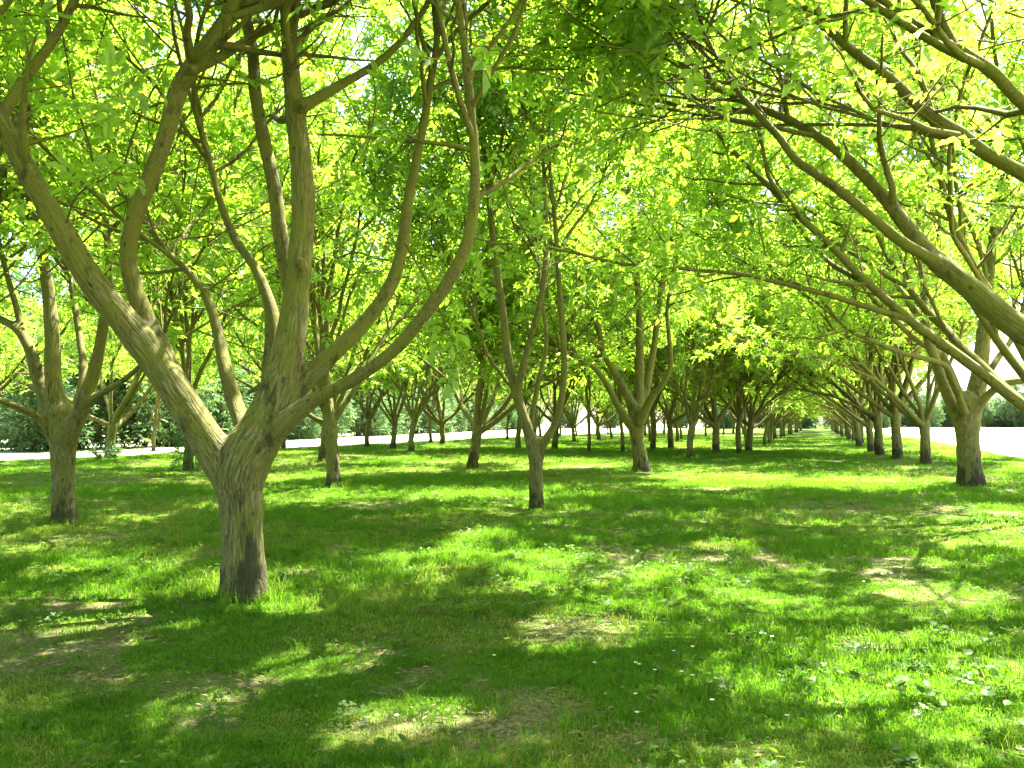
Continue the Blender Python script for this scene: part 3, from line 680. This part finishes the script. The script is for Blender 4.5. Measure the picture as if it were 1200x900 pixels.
# ------------------------------------------------------------------ the rest of the orchard: a few grown trees, copied
def grow_tree(seed, lean, detail, nl=6, th=1.5, tr=.19, spread=(30, 58), limb_len=(7.2, 9.4), far=False, size=1.12):
    rng = rng_of(seed)
    tw = Wood()
    fork = th
    T = wander(rng, (0, 0, -.12), (rng.normal(0, .03), rng.normal(0, .03), 1), fork + .12, tr, tr * .84, 9, .05, .06)
    low = T[:, 2] < .4
    T[:, 3] *= 1 + .2 * np.clip((.35 - T[:, 2]) / .45, 0, 1) ** 1.5
    T[-3:, 3] *= (1.02, 1.1, 1.16)
    T = np.vstack([T, [*(T[-1, :3] + (0, 0, .14)), T[-1, 3] * .75]])
    T = catmull(T, .1)
    tw.tube(T, 18, 0, .16, rng)
    parts, seats = [], []
    az = rng.random() * 6.28
    for i in range(nl):
        az += 6.283 / nl + rng.normal(0, .25)
        inc = math.radians(rng.uniform(*spread)) if i < nl - 1 else math.radians(rng.uniform(5, 16))
        d = np.array([math.cos(az) * math.sin(inc), math.sin(az) * math.sin(inc), math.cos(inc)]) + np.array([lean * (rng.uniform(1., 1.5) if i % 2 else rng.uniform(-.9, .25)), 0, 0])
        r0 = tr * rng.uniform(.42, .6)
        k = len(T) - 1 - rng.integers(1, 5)
        ln = rng.uniform(*limb_len)
        P = wander(rng, T[k, :3], d, ln, r0, .016, 16, .085, .045 - .04 * abs(lean))
        P[0, 3] *= 1.25
        P = catmull(P, .2)
        w = Wood(); w.tube(P, 7, 0, .12, rng)
        seats.append(dress(rng, P, w, .3, .42, (1.1, 2.4), 1.9, .28, .06, 5, 11))
        # a strong fork part way up the limb
        for lo_, hi_, q_ in ((.16, .3, .66), (.3, .45, .6), (.45, .65, .5)):
            k2 = int(len(P) * rng.uniform(lo_, hi_)); side = unit(rng.normal(0, 1, 3))
            d2 = unit(P[k2 + 1, :3] - P[k2, :3]) + .75 * side * (1, 1, .4) + .2 * unit(P[k2, :3] * (1, 1, 0))
            P2 = catmull(wander(rng, P[k2, :3], d2, ln * q_, P[k2, 3] * .78, .016, 10, .1, .04), .22)
            w.tube(P2, 6, 0, .1, rng)
            seats.append(dress(rng, P2, w, .3, .46, (1., 2.2), 1.9, .28, .05, 5, 9))
        parts.append(w)
    S = np.vstack(seats); S = S[S[:, 2] > 1.75]
    S = airy(rng, S, lean * 1.8, 0., 4.2, 3.5)
    out = [('trunk', tw.mesh('trunk'))] + [('limb', w.mesh('limb')) for w in parts]
    cm = crown_mesh('crown', rng, S, detail, size)
    return out, cm

ROUND = [grow_tree(50 + k, 0, False, 7, (1.6, 1.3, 1.85, 1.45)[k], (.155, .18, .14, .165)[k], ((26, 52), (30, 56), (18, 42), (24, 48))[k]) for k in range(4)]
LEANING = [grow_tree(70 + k, -.46, False, 7, (1.6, 1.4, 1.75)[k], (.19, .18, .2)[k], (24, 46), (7.4, 9.6)) for k in range(3)]
SLIM = [grow_tree(90, 0, False, 4, 2.1, .085, (12, 30), (5., 6.5))]

def place(kind, v, x, y, label, rz=0., sc=1., tilt=0.):
    parts, cm = kind[v % len(kind)]
    root = link('walnut_tree', None, None, (x, y, float(height(x, y))), rz, (sc, sc, sc))
    if tilt: root.rotation_mode = 'ZYX'; root.rotation_euler = (tilt * .3, tilt, rz)
    tag(root, label, 'tree', ORCHARD)
    for n, me in parts: link(n, me, root)
    c = link('crown', cm, root); c['kind'] = 'stuff'
    return root

ORD = ['first', 'second', 'third', 'fourth', 'fifth', 'sixth', 'seventh', 'eighth', 'ninth', 'tenth', 'eleventh', 'twelfth']
rr = random.Random(5)
def jig(): return rr.uniform(-.3, .3)
# right-hand row: bare trunks against the pale field
near_right = place(LEANING, 1, 3.7, 15.7, 'walnut tree just beyond the right edge, in front of the thick right trunk', -.35, 1.15)
c = [o for o in near_right.children if 'crown' in o.name][0]; me = c.data.copy(); c.data = me      # its crown is its own, with the same openings
bpy.context.view_layer.update()
k4 = len(LT[False][0]); V = np.empty(len(me.vertices) * 3, np.float32); me.vertices.foreach_get('co', V); V = V.reshape(-1, k4, 3)
Mw = np.array(near_right.matrix_world); ctr = V.mean(1) @ Mw[:3, :3].T + Mw[:3, 3]
stay = open_to_sun(ctr); tint = np.empty(len(me.vertices), np.float32); me.attributes['tint'].data.foreach_get('value', tint)
nl_ = int(stay.sum()); Qf = LT[False][1]
c.data = mesh_from('crown', V[stay].reshape(-1, 3), [(Qf[None] + (np.arange(nl_) * k4)[:, None, None]).reshape(-1, 3)], [M_LEAF], False, {'tint': ('FLOAT', tint.reshape(-1, k4)[stay].ravel())})
bpy.data.meshes.remove(me)
for k, (x, y) in enumerate(PLACES['B']):
    lab = ['second trunk along the right row, just left of the thick first one',
           'third walnut trunk along the right row, forked low, against the pale field',
           'fourth walnut trunk along the right row, leaning toward the left at its top',
           'fifth walnut trunk along the right row, dark and partly behind the leaning one',
           'sixth walnut trunk along the right row, small where the alley narrows'][k]
    place(LEANING, k + 1, x, y, lab, jig(), rr.uniform(1.0, 1.15), (.0, .0, -.1, -.05, -.06)[k])
for k in range(16):
    y = 64 + 7.6 * k
    place(LEANING, k, 2.6 + jig(), y, f'small far walnut tree in the right row, {ORD[k + 6]} trunk from the thick one' if k < 6 else 'tiny distant walnut tree of the right row near the vanishing point', jig(), rr.uniform(.85, 1.12), rr.uniform(-.05, .05))
# row on the left of the alley
for k, (x, y) in enumerate(PLACES['A'][:4]):
    lab = ['walnut tree with wide V of dark limbs, next behind the dark many limbed one',
           'walnut tree second behind the dark many limbed one, its trunk leaning slightly left',
           'walnut tree third behind the dark many limbed one, with dark straight short trunk',
           'thin walnut trunk just right of the dark straight short one beside the alley'][k]
    place(ROUND, k, x, y, lab, rr.uniform(0, 6.28), rr.uniform(.95, 1.1), (-.06, -.05, 0, .03)[k])
for k in range(18):
    y = 50.5 + 7.4 * k
    place(ROUND, k + 1, -3.7 + jig() * 1.5, y, f'small far walnut tree left of the alley, {ORD[k]} beyond the thin straight trunk' if k < 7 else 'tiny distant walnut tree of the left alley row near the vanishing point', rr.uniform(0, 6.28), rr.uniform(.8, 1.1), rr.uniform(-.09, .09))
# rows further left
LAB_C = ['walnut tree with pale V forked trunk, right behind the large nearest tree',
         'walnut tree with mottled trunk leaning right, just left of the slender forked tree',
         'walnut tree seen just left of the slender forked stem, far back',
         'walnut tree hidden partly behind the slender forked stem, far back',
         'very thin straight young stem standing alone right of the slender forked tree',
         'thin far trunk seen left of the dark many limbed tree',
         'thin far trunk seen right of the dark many limbed tree',
         'thin leaning far trunk between the dark many limbed tree and the wide V one']
for k, (x, y) in enumerate(PLACES['C']):
    kind, v = (SLIM, 0) if k in (4, 5) else (ROUND, k)
    place(kind, v, x, y, LAB_C[k], rr.uniform(0, 6.28), rr.uniform(1.05, 1.2) if k > 1 else 1.12, .12 if k == 1 else rr.uniform(-.05, .05))
LAB_D = ['walnut tree with dark ivy clad trunk, left of the large nearest trunk', 'walnut trunk close behind the pale V forked one, to its left',
         'dark walnut trunk in front of the white field, halfway to the slender forked tree', 'small dark trunk right of the halfway trunk before the white field']
ivy_tree = None
for k, (x, y) in enumerate(PLACES['D']):
    o = place(ROUND, k + 2, x, y, LAB_D[k], rr.uniform(0, 6.28), rr.uniform(1.05, 1.2))
    if k == 0: ivy_tree = o
LAB_E = ['short stout walnut tree with leafy shoots round its foot, right of the left edge tree', 'dark thick trunk at the white field, just right of the large nearest trunk',
         'dark straight trunk before the white field, right of the pale V forked tree', 'small low forked tree before the white field, right of the pale V forked tree']
for k, (x, y) in enumerate(PLACES['E']):
    place(ROUND, k + 1, x, y, LAB_E[k], rr.uniform(0, 6.28), rr.uniform(1., 1.15))
place(ROUND, 2, *PLACES['F'][0], 'small walnut tree at the orchard edge, between left edge tree and ivy clad one', 1., .85)
for r, (x0, y0, n, row) in enumerate(((-11.9, 55.5, 11, 'third'), (-19.4, 56, 9, 'fourth'), (-26.6, 53, 9, 'fifth'))):
    for k in range(n):
        place(ROUND, k * 2 + r, x0 + jig() * 2, y0 + 7.5 * k + jig() * 2, f'far walnut tree in the {row} row from the right, {ORD[k]} of its distant ones' if k < 6 else f'tiny distant walnut tree at the back of the {row} row from the right', rr.uniform(0, 6.28), rr.uniform(.85, 1.1), rr.uniform(-.06, .06))
# trees beside and behind the viewpoint whose crowns shade the foreground
for k, (x, y, kind, lab) in enumerate(((-19.2, 11.5, ROUND, 'walnut tree beyond the left edge, only its crown reaching in'),
        (-27.3, 17.5, ROUND, 'walnut tree beyond the left edge, farther back, only its outer leaves in view'),
        (-11.9, 2., ROUND, 'walnut tree beside the viewpoint on the left, shading the foreground'),
        (-5.2, -1.9, ROUND, 'walnut tree behind the viewpoint on the left of the alley, shading the foreground'),
        (5.8, -1.2, LEANING, 'walnut tree beside the viewpoint on the right of the alley, shading the foreground'),
        (3.9, -6.2, LEANING, 'walnut tree behind the viewpoint on the right of the alley'))):
    o = place(kind, k, x, y, lab, 0.)
    if math.hypot(x, y) < 8:                                                # turn it so that no shoot hangs in front of the lens
        cm = kind[k % len(kind)][1]; V = np.empty(len(cm.vertices) * 3, np.float32); cm.vertices.foreach_get('co', V); V = V.reshape(-1, 3)[::10]
        best = None
        for rz in np.linspace(0, 6.28, 48, False) if kind is ROUND else np.linspace(-.9, .5, 24):
            c, s_ = math.cos(rz), math.sin(rz); X = V[:, 0] * c - V[:, 1] * s_ + x; Y = V[:, 0] * s_ + V[:, 1] * c + y; Z = V[:, 2] - 1.6
            f = -X * math.sin(YAW) + Y * math.cos(YAW); l = X * math.cos(YAW) + Y * math.sin(YAW)
            m = (f > .2) & (np.abs(l) < .7 * f) & (Z < .58 * f) & (Z > -.5 * f)
            near = np.sqrt(X * X + Y * Y + Z * Z)[m].min() if m.any() else 99
            if best is None or near > best[0]: best = (near, rz)
        o.rotation_euler = (0, 0, best[1])

# ------------------------------------------------------------------ woods beyond the fields
def wood_tree(seed, h, w, size):
    rng = rng_of(seed); tw = Wood()
    tw.tube(catmull(wander(rng, (0, 0, -.2), (0, 0, 1), h * .7, h * .028, .05, 8, .05, .05), .6), 8)
    blobs = []
    for k in range(42):
        u = rng.random() ** 1.25; z = h * (.07 + .87 * u); R = w * math.sin(math.pi * (.3 + .62 * u)) * rng.uniform(.45, 1.)
        a = rng.random() * 6.28; blobs.append((math.cos(a) * R * .75, math.sin(a) * R * .75, z, w * rng.uniform(.2, .36)))
        tw.tube(catmull(np.array([[0, 0, z * .75, .07], [blobs[-1][0] * .6, blobs[-1][1] * .6, z * .92, .04], [*blobs[-1][:3], .015]]), .7), 4)
    S = []
    for (x, y, z, r) in blobs:
        n = 70; v = unit(rng.normal(0, 1, (n, 3))); p = np.array([x, y, z]) + v * r * rng.uniform(.55, 1.05, (n, 1))
        S.append(np.hstack([p, unit(v + rng.normal(0, .6, (n, 3)))]))
    return tw.mesh('trunk'), crown_mesh('crown', rng, np.vstack(S), False, size, M_HEDGE)
WOOD = [wood_tree(300, 9., 3.6, 2.3), wood_tree(301, 11., 4.2, 2.6), wood_tree(302, 7., 3.8, 2.2)]
def where(x, y):
    """which named trunk a far tree shows beside, seen from the orchard's front"""
    f = -x * math.sin(YAW) + y * math.cos(YAW); l = x * math.cos(YAW) + y * math.sin(YAW); u = l / f
    for lim, txt in ((-.66, 'out of frame on the left'), (-.565, 'left of the left edge trunk'), (-.49, 'just right of the left edge trunk'), (-.43, 'behind the ivy clad trunk'),
                     (-.34, 'left of the large nearest trunk'), (-.27, 'right of the large nearest trunk'), (-.2, 'by the pale V forked tree'), (-.1, 'right of the pale V forked tree'), (.03, 'left of the slender forked stem'),
                     (.16, 'left of the many limbed tree'), (.3, 'right of the many limbed tree'), (.42, 'at the end of the alley'), (.5, 'left of the third right trunk'), (.56, 'left of the thick right trunk'), (.605, 'right of the thick right trunk'), (.67, 'at the right edge')):
        if u < lim: return txt
def far_tree(v, x, y, label, group, sc=1.):
    w_ = where(x, y)
    if w_ is None or w_.startswith('out'): return
    label = f'{label}, {w_}'.replace('the front of the left wood', 'the left wood front')
    root = link('broadleaf_tree', None, None, (x, y, float(height(x, y)) - .05), rr.uniform(0, 6.28), (sc, sc, sc * rr.uniform(.9, 1.1)))
    tag(root, label, 'tree', group)
    link('trunk', WOOD[v][0], root); c = link('crown', WOOD[v][1], root); c['kind'] = 'stuff'
for k in range(22):
    t = k / 21.
    yy = 20 + 150 * t ** 1.3
    far_tree(k % 3, -42.5 - .3 * max(0, yy - 48) ** .9 + rr.uniform(-1, 1), yy + rr.uniform(-1, 1), 'dark bluish tree at the front of the left wood', 'trees of the wood beyond the left field', rr.uniform(.85, 1.2))
for k in range(14):
    far_tree((k + 1) % 3, -49 - 26 * (k / 13.) ** 1.2 + rr.uniform(-2, 2), 22 + 110 * k / 13., 'taller bluish tree deeper in the left wood', 'trees of the wood beyond the left field', rr.uniform(1.1, 1.5))
for k in range(26):
    far_tree(k % 3, 20 + 9 * k + rr.uniform(-2, 2), 300 - 3.2 * k + rr.uniform(-6, 6), 'distant broadleaf tree across the right field', 'trees along the far side of the right field', rr.uniform(1.3, 1.9))
for k in range(16):
    far_tree(k % 3, -75 + 6 * k + rr.uniform(-2, 2), 215 + rr.uniform(-4, 8), 'distant broadleaf tree beyond the orchard end', 'trees closing the far end of the orchard', rr.uniform(.9, 1.3))

for k in range(20):
    u_ = .44 + .226 * k / 19.; f_ = 265 - 20 * (k / 19.) + rr.uniform(-8, 8); l_ = u_ * f_
    far_tree(k % 3, -f_ * math.sin(YAW) + l_ * math.cos(YAW), f_ * math.cos(YAW) + l_ * math.sin(YAW), 'tree of the pale tree line behind the right field', 'trees along the far side of the right field', rr.uniform(.85, 1.25))
# ------------------------------------------------------------------ grass, weeds, litter
def blade_tuft(rng, n, rad, hgt, wid, lean, tint):
    V, Q, T, tn = [], [], [], []
    for _ in range(n):
        a = rng.random() * 6.28; r = rad * math.sqrt(rng.random()); bx, by = r * math.cos(a), r * math.sin(a)
        f = rng.random() * 6.28; px, py = math.cos(f), math.sin(f); l = rng.random() * 6.28
        h = hgt * rng.uniform(.45, 1.15); w = wid * rng.uniform(.7, 1.2); ln = lean * rng.uniform(.2, 1.2) * h; lx, ly = math.cos(l) * ln, math.sin(l) * ln
        c = len(V)
        V += [(bx - px * w, by - py * w, -.01), (bx + px * w, by + py * w, -.01),
              (bx + lx * .35 - px * w * .8, by + ly * .35 - py * w * .8, h * .62), (bx + lx * .35 + px * w * .8, by + ly * .35 + py * w * .8, h * .62), (bx + lx, by + ly, h * (1 - .25 * lean))]
        Q.append((c, c + 1, c + 3, c + 2)); T.append((c + 2, c + 3, c + 4)); k = np.clip(rng.normal(tint, .17), 0, 1); tn += [k] * 5
    return np.array(V), Q, T, tn

def round_weed(rng, n, rad, leaf, three):
    V, Q, T, tn = [], [], [], []
    for _ in range(n):
        a = rng.random() * 6.28; r = rad * math.sqrt(rng.random()); h = rng.uniform(.025, .085); bx, by = r * math.cos(a), r * math.sin(a)
        c = len(V); V += [(bx * .5 - .001, by * .5, -.005), (bx * .5 + .001, by * .5, -.005), (bx, by, h)]; T.append((c, c + 1, c + 2)); tn += [.4] * 3
        f0 = rng.random() * 6.28; s = leaf * rng.uniform(.6, 1.25); tt = np.clip(rng.normal(.5, .2), 0, 1)
        tx, ty = rng.normal(0, .25, 2)
        for j in range(3 if three else 1):
            f = f0 + j * 2.094; c = len(V); ca, sa = math.cos(f), math.sin(f)
            for (u, w) in ((0, 0), (.4, .42), (.85, .36), (1.05, 0), (.85, -.36), (.4, -.42)):
                x, y = s * (u * ca - w * sa), s * (u * sa + w * ca)
                V.append((bx + x, by + y, h + x * tx + y * ty + .1 * s * abs(w)))
            Q += [(c, c + 1, c + 2, c + 3), (c, c + 3, c + 4, c + 5)]; tn += [tt] * 6
    return np.array(V), Q, T, tn

def litter_patch(rng, n):
    V, Q, T, tn = [], [], [], []
    for _ in range(n):
        x, y = rng.uniform(-.16, .16, 2); f = rng.random() * 6.28; L = rng.uniform(.008, .03); w = L * rng.uniform(.08, .4); z = rng.uniform(.002, .02); c = len(V)
        ca, sa = math.cos(f), math.sin(f)
        for (u, v, d) in ((-1, 0, 0), (0, 1, .3), (1, 0, .1), (0, -1, .25)): V.append((x + L * u * ca - w * v * sa, y + L * u * sa + w * v * ca, z + d * w))
        Q.append((c, c + 1, c + 2, c + 3)); tn += [rng.random()] * 4
    return np.array(V), Q, T, tn

def source(cname, pieces, mat):
    """meshes that only the scattering below draws from"""
    c = bpy.data.collections.new(cname)
    for k, (V, Q, T, tn) in enumerate(pieces):
        me = mesh_from(cname, V, [np.array(Q), np.array(T)] if len(T) else [np.array(Q)], [mat], False, {'tint': ('FLOAT', tn)})
        c.objects.link(bpy.data.objects.new(f'{cname}_{k:02d}', me))
    return c

def scatter(name, label, coll, npieces, pts, rot, scl, pick):
    me = mesh_from_points(name, pts, rot, scl, pick)
    o = link(name, me); tag(o, label, None, None, 'stuff')
    g = bpy.data.node_groups.new(name, 'GeometryNodeTree')
    g.interface.new_socket('Geometry', in_out='INPUT', socket_type='NodeSocketGeometry')
    g.interface.new_socket('Geometry', in_out='OUTPUT', socket_type='NodeSocketGeometry')
    gi = g.nodes.new('NodeGroupInput'); go = g.nodes.new('NodeGroupOutput')
    ip = g.nodes.new('GeometryNodeInstanceOnPoints'); ci = g.nodes.new('GeometryNodeCollectionInfo')
    ci.inputs['Collection'].default_value = coll; ci.inputs['Separate Children'].default_value = True; ci.inputs['Reset Children'].default_value = True
    def na(nm, typ):
        n = g.nodes.new('GeometryNodeInputNamedAttribute'); n.data_type = typ; n.inputs['Name'].default_value = nm; return n.outputs[0]
    L = g.links.new
    L(gi.outputs[0], ip.inputs['Points']); L(ci.outputs[0], ip.inputs['Instance']); ip.inputs['Pick Instance'].default_value = True
    L(na('pick', 'INT'), ip.inputs['Instance Index']); L(na('turn', 'FLOAT_VECTOR'), ip.inputs['Rotation']); L(na('size', 'FLOAT_VECTOR'), ip.inputs['Scale'])
    L(ip.outputs[0], go.inputs[0])
    md = o.modifiers.new('scatter', 'NODES'); md.node_group = g
    return o

def mesh_from_points(name, pts, rot, scl, pick):
    me = bpy.data.meshes.new(name); n = len(pts)
    me.vertices.add(n); me.vertices.foreach_set('co', np.asarray(pts, np.float32).ravel())
    for nm, arr in (('turn', rot), ('size', scl)):
        a = me.attributes.new(nm, 'FLOAT_VECTOR', 'POINT'); a.data.foreach_set('vector', np.asarray(arr, np.float32).ravel())
    a = me.attributes.new('pick', 'INT', 'POINT'); a.data.foreach_set('value', np.asarray(pick, np.int32))
    me.update(); return me

gr = rng_of(77)
def strew(rng, dens_rings, xlim=(EDGE_L + .4, EDGE_R - .1)):
    """points over the part of the meadow the viewpoint overlooks, thinning with distance"""
    out = []
    for (r0, r1, dens) in dens_rings:
        half = math.radians(46); area = half * (r1 * r1 - r0 * r0); n = int(area * dens)
        r = np.sqrt(rng.uniform(r0 * r0, r1 * r1, n)); a = YAW + math.pi / 2 + rng.uniform(-half, half, n)
        x, y = r * np.cos(a), r * np.sin(a)
        out.append(np.stack([x, y, r], -1)[(x > xlim[0]) & (x < xlim[1])])
    return np.vstack(out)

tufts = [blade_tuft(gr, 34, .075, .062, .0024, .75, .38) for _ in range(4)] + [blade_tuft(gr, 26, .08, .10, .0026, .9, .42) for _ in range(2)] + [blade_tuft(gr, 26, .08, .055, .0024, 1., .86)]
c_grass = source('grass_tuft', tufts, M_GRASS)
p = strew(gr, [(1.6, 6, 260), (6, 12, 120), (12, 24, 42), (24, 48, 13), (48, 90, 3.5)])
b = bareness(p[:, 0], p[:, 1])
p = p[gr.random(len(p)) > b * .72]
n = len(p); x, y, r = p.T
lush = vnoise(x, y, 21, .8) * .6 + vnoise(x, y, 22, .23) * .4
dry = vnoise(x, y, 23, .33) * .6 + vnoise(x, y, 24, 1.4) * .4
pick = np.where((lush > .54) & (gr.random(n) < .6), gr.integers(4, 6, n), gr.integers(0, 4, n))
pick = np.where((dry > .54) & (gr.random(n) < .7), 6, pick)
far = 1 + np.clip((r - 6) / 26, 0, 2.2)
sz = (.4 + 1.05 * lush) * gr.uniform(.7, 1.35, n)
scatter('grass', 'short shaded meadow grass between the trees', c_grass, 7, np.stack([x, y, height(x, y)], -1),
        np.stack([gr.normal(0, .1, n), gr.normal(0, .1, n), gr.random(n) * 6.28], -1), np.stack([far, far, sz * (.6 + .4 * far)], -1), pick)

weeds = [round_weed(gr, 12, .1, .024, True) for _ in range(2)] + [round_weed(gr, 7, .08, .045, False) for _ in range(2)] + [round_weed(gr, 6, .07, .05, False)]
c_weed = source('weed_patch', weeds, M_WEED)
p = strew(gr, [(1.8, 6, 20), (6, 12, 10), (12, 24, 4)])
x, y, r = p.T
keep = gr.random(len(p)) < np.clip((vnoise(x, y, 31, .7) - .36) * 3.2, .05, 1) * (1 - .6 * bareness(x, y))
p = p[keep]; x, y, r = p.T; n = len(p)
s = gr.uniform(.6, 1.25, n)[:, None] * np.ones(3)
scatter('weeds', 'clover and broad leaved weeds among the grass', c_weed, 5, np.stack([x, y, height(x, y)], -1),
        np.stack([gr.normal(0, .12, n), gr.normal(0, .12, n), gr.random(n) * 6.28], -1), s, gr.choice(5, n, p=(.28, .28, .18, .18, .08)))

c_lit = source('litter_scrap', [litter_patch(gr, 22) for _ in range(4)], M_LITTER)
p = strew(gr, [(1.8, 7, 16), (7, 14, 8), (14, 26, 3)])
x, y, r = p.T
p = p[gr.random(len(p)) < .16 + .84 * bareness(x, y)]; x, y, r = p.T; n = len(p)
scatter('leaf_litter', 'dry leaf scraps and straw lying on thin turf', c_lit, 4, np.stack([x, y, height(x, y) + .003], -1),
        np.stack([np.zeros(n), np.zeros(n), gr.random(n) * 6.28], -1), gr.uniform(.8, 1.4, n)[:, None] * np.ones(3), gr.integers(0, 4, n))

# long pale grass left standing round the trunks
c_tall = source('tall_tuft', [blade_tuft(gr, 22, .09, .26, .003, .9, t_) for t_ in (.45, .6, .75)], M_GRASS)
pts = []
trunks = [HAND[k][0] for k in HAND] + PLACES['C'] + PLACES['A'][:4] + PLACES['B'] + PLACES['D']
for (tx, ty) in trunks:
    for _ in range(13):
        a = gr.random() * 6.28; d = .26 + abs(gr.normal(0, .14)); pts.append((tx + math.cos(a) * d, ty + math.sin(a) * d))
pts += [tuple(v) for v in gr.normal(0, 1, (26, 2)) * (.22, .16) + ((-5.39, 6.31))]
ex = strew(gr, [(2, 8, 7), (8, 18, 3)])[:, :2]
ex = ex[vnoise(ex[:, 0], ex[:, 1], 41, .6) > .5]; near_n = len(pts)
pts = np.vstack([np.array(pts), ex]); x, y = pts.T; n = len(pts)
tall = gr.uniform(.45, 1.1, n); tall[near_n:] *= gr.uniform(.3, .75, n - near_n)
scatter('tall_grass', 'taller pale grass tufts round the trunks and dotted over the meadow', c_tall, 3, np.stack([x, y, height(x, y)], -1),
        np.stack([gr.normal(0, .15, n), gr.normal(0, .15, n), gr.random(n) * 6.28], -1), tall[:, None] * np.ones(3), gr.integers(0, 3, n))

# ------------------------------------------------------------------ leafy shoots, ivy, daisies
def shoots(loc, n, h, label, cat, name):
    rng = rng_of(401); root = link(name, None, None, loc); tag(root, label, cat)
    w = Wood(); S = []
    for k in range(n):
        a = rng.random() * 6.28; d = np.array([math.cos(a) * .7, math.sin(a) * .7, 1.])
        P = catmull(wander(rng, (math.cos(a) * .2, math.sin(a) * .2, 0), d, h * rng.uniform(.6, 1.2), .008, .003, 6, .12, .05), .1)
        w.tube(P, 4); q = 16; ii = rng.integers(1, len(P), q)
        S.append(np.hstack([P[ii, :3], unit(rng.normal(0, 1, (q, 3)))]))
    link('stem', w.mesh('stem'), root); c = link('foliage', crown_mesh('foliage', rng, np.vstack(S), True, .6, M_HEDGE), root); c['kind'] = 'stuff'
gx, gy = PLACES['E'][0]
shoots((gx + .3, gy - .5, float(height(gx, gy))), 22, .75, 'low leafy shoots round the foot of the short stout walnut tree', 'shrub', 'leafy_shrub')
rng = rng_of(402)
a = rng.random(420) * 6.28; z = rng.uniform(.05, 1.5, 420) ; rad = .2 + .1 * rng.random(420) + np.clip(.5 - z, 0, 1) * .35 * rng.random(420)
S = np.stack([np.cos(a) * rad, np.sin(a) * rad, z, np.cos(a), np.sin(a), rng.normal(-.2, .4, 420)], -1)
iv = link('ivy', crown_mesh('ivy', rng, S, False, .55, M_HEDGE), ivy_tree); iv['kind'] = 'stuff'

def daisy_mesh():
    V, Q, T, mi = [], [], [], []
    for k in range(10):
        f = k * .628; ca, sa = math.cos(f), math.sin(f); c = len(V)
        for (u, v, zz) in ((.003, 0, 0), (.008, .0026, .001), (.0125, 0, .0005), (.008, -.0026, .001)): V.append((u * ca - v * sa, u * sa + v * ca, .075 + zz))
        Q.append((c, c + 1, c + 2, c + 3)); mi.append(0)
    c = len(V)
    for k in range(8): V.append((.0045 * math.cos(k * .785), .0045 * math.sin(k * .785), .0765))
    V.append((0, 0, .079))
    tri = [(c + k, c + (k + 1) % 8, c + 8) for k in range(8)]
    c2 = len(V)
    for (z_, r_) in ((0, .001), (.074, .0008)):
        for k in range(3): V.append((r_ * math.cos(k * 2.09), r_ * math.sin(k * 2.09), z_))
    Q += [(c2 + k, c2 + (k + 1) % 3, c2 + 3 + (k + 1) % 3, c2 + 3 + k) for k in range(3)]
    return mesh_from('daisy', V, [np.array(Q), np.array(tri)], [M_PETAL, M_DISC, M_GRASS], False, {'tint': ('FLOAT', [.4] * len(V))}, mi + [2] * 3 + [1] * 8)
dm = daisy_mesh()
for (x, y) in [(-1.1, 5.0), (-1.07, 4.96), (-0.96, 4.9), (-0.8, 4.9), (-0.93, 5.39), (-1.35, 4.94), (-2.0, 4.86), (-2.09, 5.3), (-2.09, 3.74), (-0.18, 4.34), (-0.73, 4.86), (-0.56, 4.41), (0.37, 8.45), (0.56, 8.88), (0.65, 9.0), (0.75, 9.64), (-0.03, 12.13), (-0.98, 4.44), (-0.9, 4.11), (-0.82, 5.49), (-0.59, 4.82), (0.8, 5.36), (-0.34, 6.0), (1.29, 6.7), (0.27, 10.88), (-1.72, 5.73)]:
    o = link('daisy', dm, None, (x, y, float(height(x, y))), rr.uniform(0, 6), (1.1, 1.1, rr.uniform(.9, 1.3)))
    tag(o, 'tiny white daisy standing in the grass', 'daisy', 'white daisies dotted in the grass')

# ------------------------------------------------------------------ sprays of leaves hanging close to the viewpoint on the large nearest tree
bx, by = HAND['main'][0]
def spray(pts, seed, n):
    """a hanging shoot with single leaves; a limb of the large nearest tree"""
    rng = rng_of(seed); P = catmull(np.array([[q[0] - bx, q[1] - by, q[2] - float(height(bx, by)), r_] for q, r_ in pts]), .08)
    w = Wood(); w.tube(P, 5); link('twig', w.mesh('twig'), main)
    for k in range(n):
        i = rng.integers(len(P) // 3, len(P)); d = unit(unit(P[min(i + 1, len(P) - 1), :3] - P[i - 1, :3]) * .5 + rng.normal(0, .6, 3) + (0, 0, -.1))
        R, sc = leaf_frames(rng, np.array([[*P[i, :3], *d]]))
        o = bpy.data.objects.new('leaf', LEAF_MESHES[k % 4]); COL.objects.link(o); o.parent = main_crown
        o.matrix_basis = Matrix.Translation(P[i, :3]) @ (Matrix(R[0].tolist()).to_4x4() @ Matrix.Scale(float(sc[0]) * .95, 4))
spray([((-3.938, 7.162, 3.439), .012), ((-3.502, 6.795, 2.952), .009), ((-3.171, 6.494, 2.53), .006), ((-2.976, 6.355, 2.224), .004), ((-2.982, 6.245, 2.066), .003)], 501, 14)
spray([((-5.519, 5.802, 4.956), .012), ((-5.337, 5.337, 4.768), .009), ((-5.064, 4.799, 4.422), .007), ((-4.807, 4.362, 4.036), .005), ((-4.724, 4.072, 3.818), .003)], 502, 26)
spray([((-6.323, 5.171, 3.328), .012), ((-5.96, 4.989, 3.554), .009), ((-5.503, 4.844, 3.61), .006), ((-5.145, 4.768, 3.688), .004)], 503, 14)
spray([((-4.175, 6.857, 5.235), .010), ((-3.974, 6.613, 4.708), .008), ((-3.943, 6.41, 4.297), .005), ((-3.998, 6.282, 4.019), .003)], 504, 12)
spray([((-6.358, 6.657, 3.205), .010), ((-6.305, 6.571, 2.958), .008), ((-6.283, 6.472, 2.672), .005), ((-6.327, 6.348, 2.481), .003)], 505, 12)
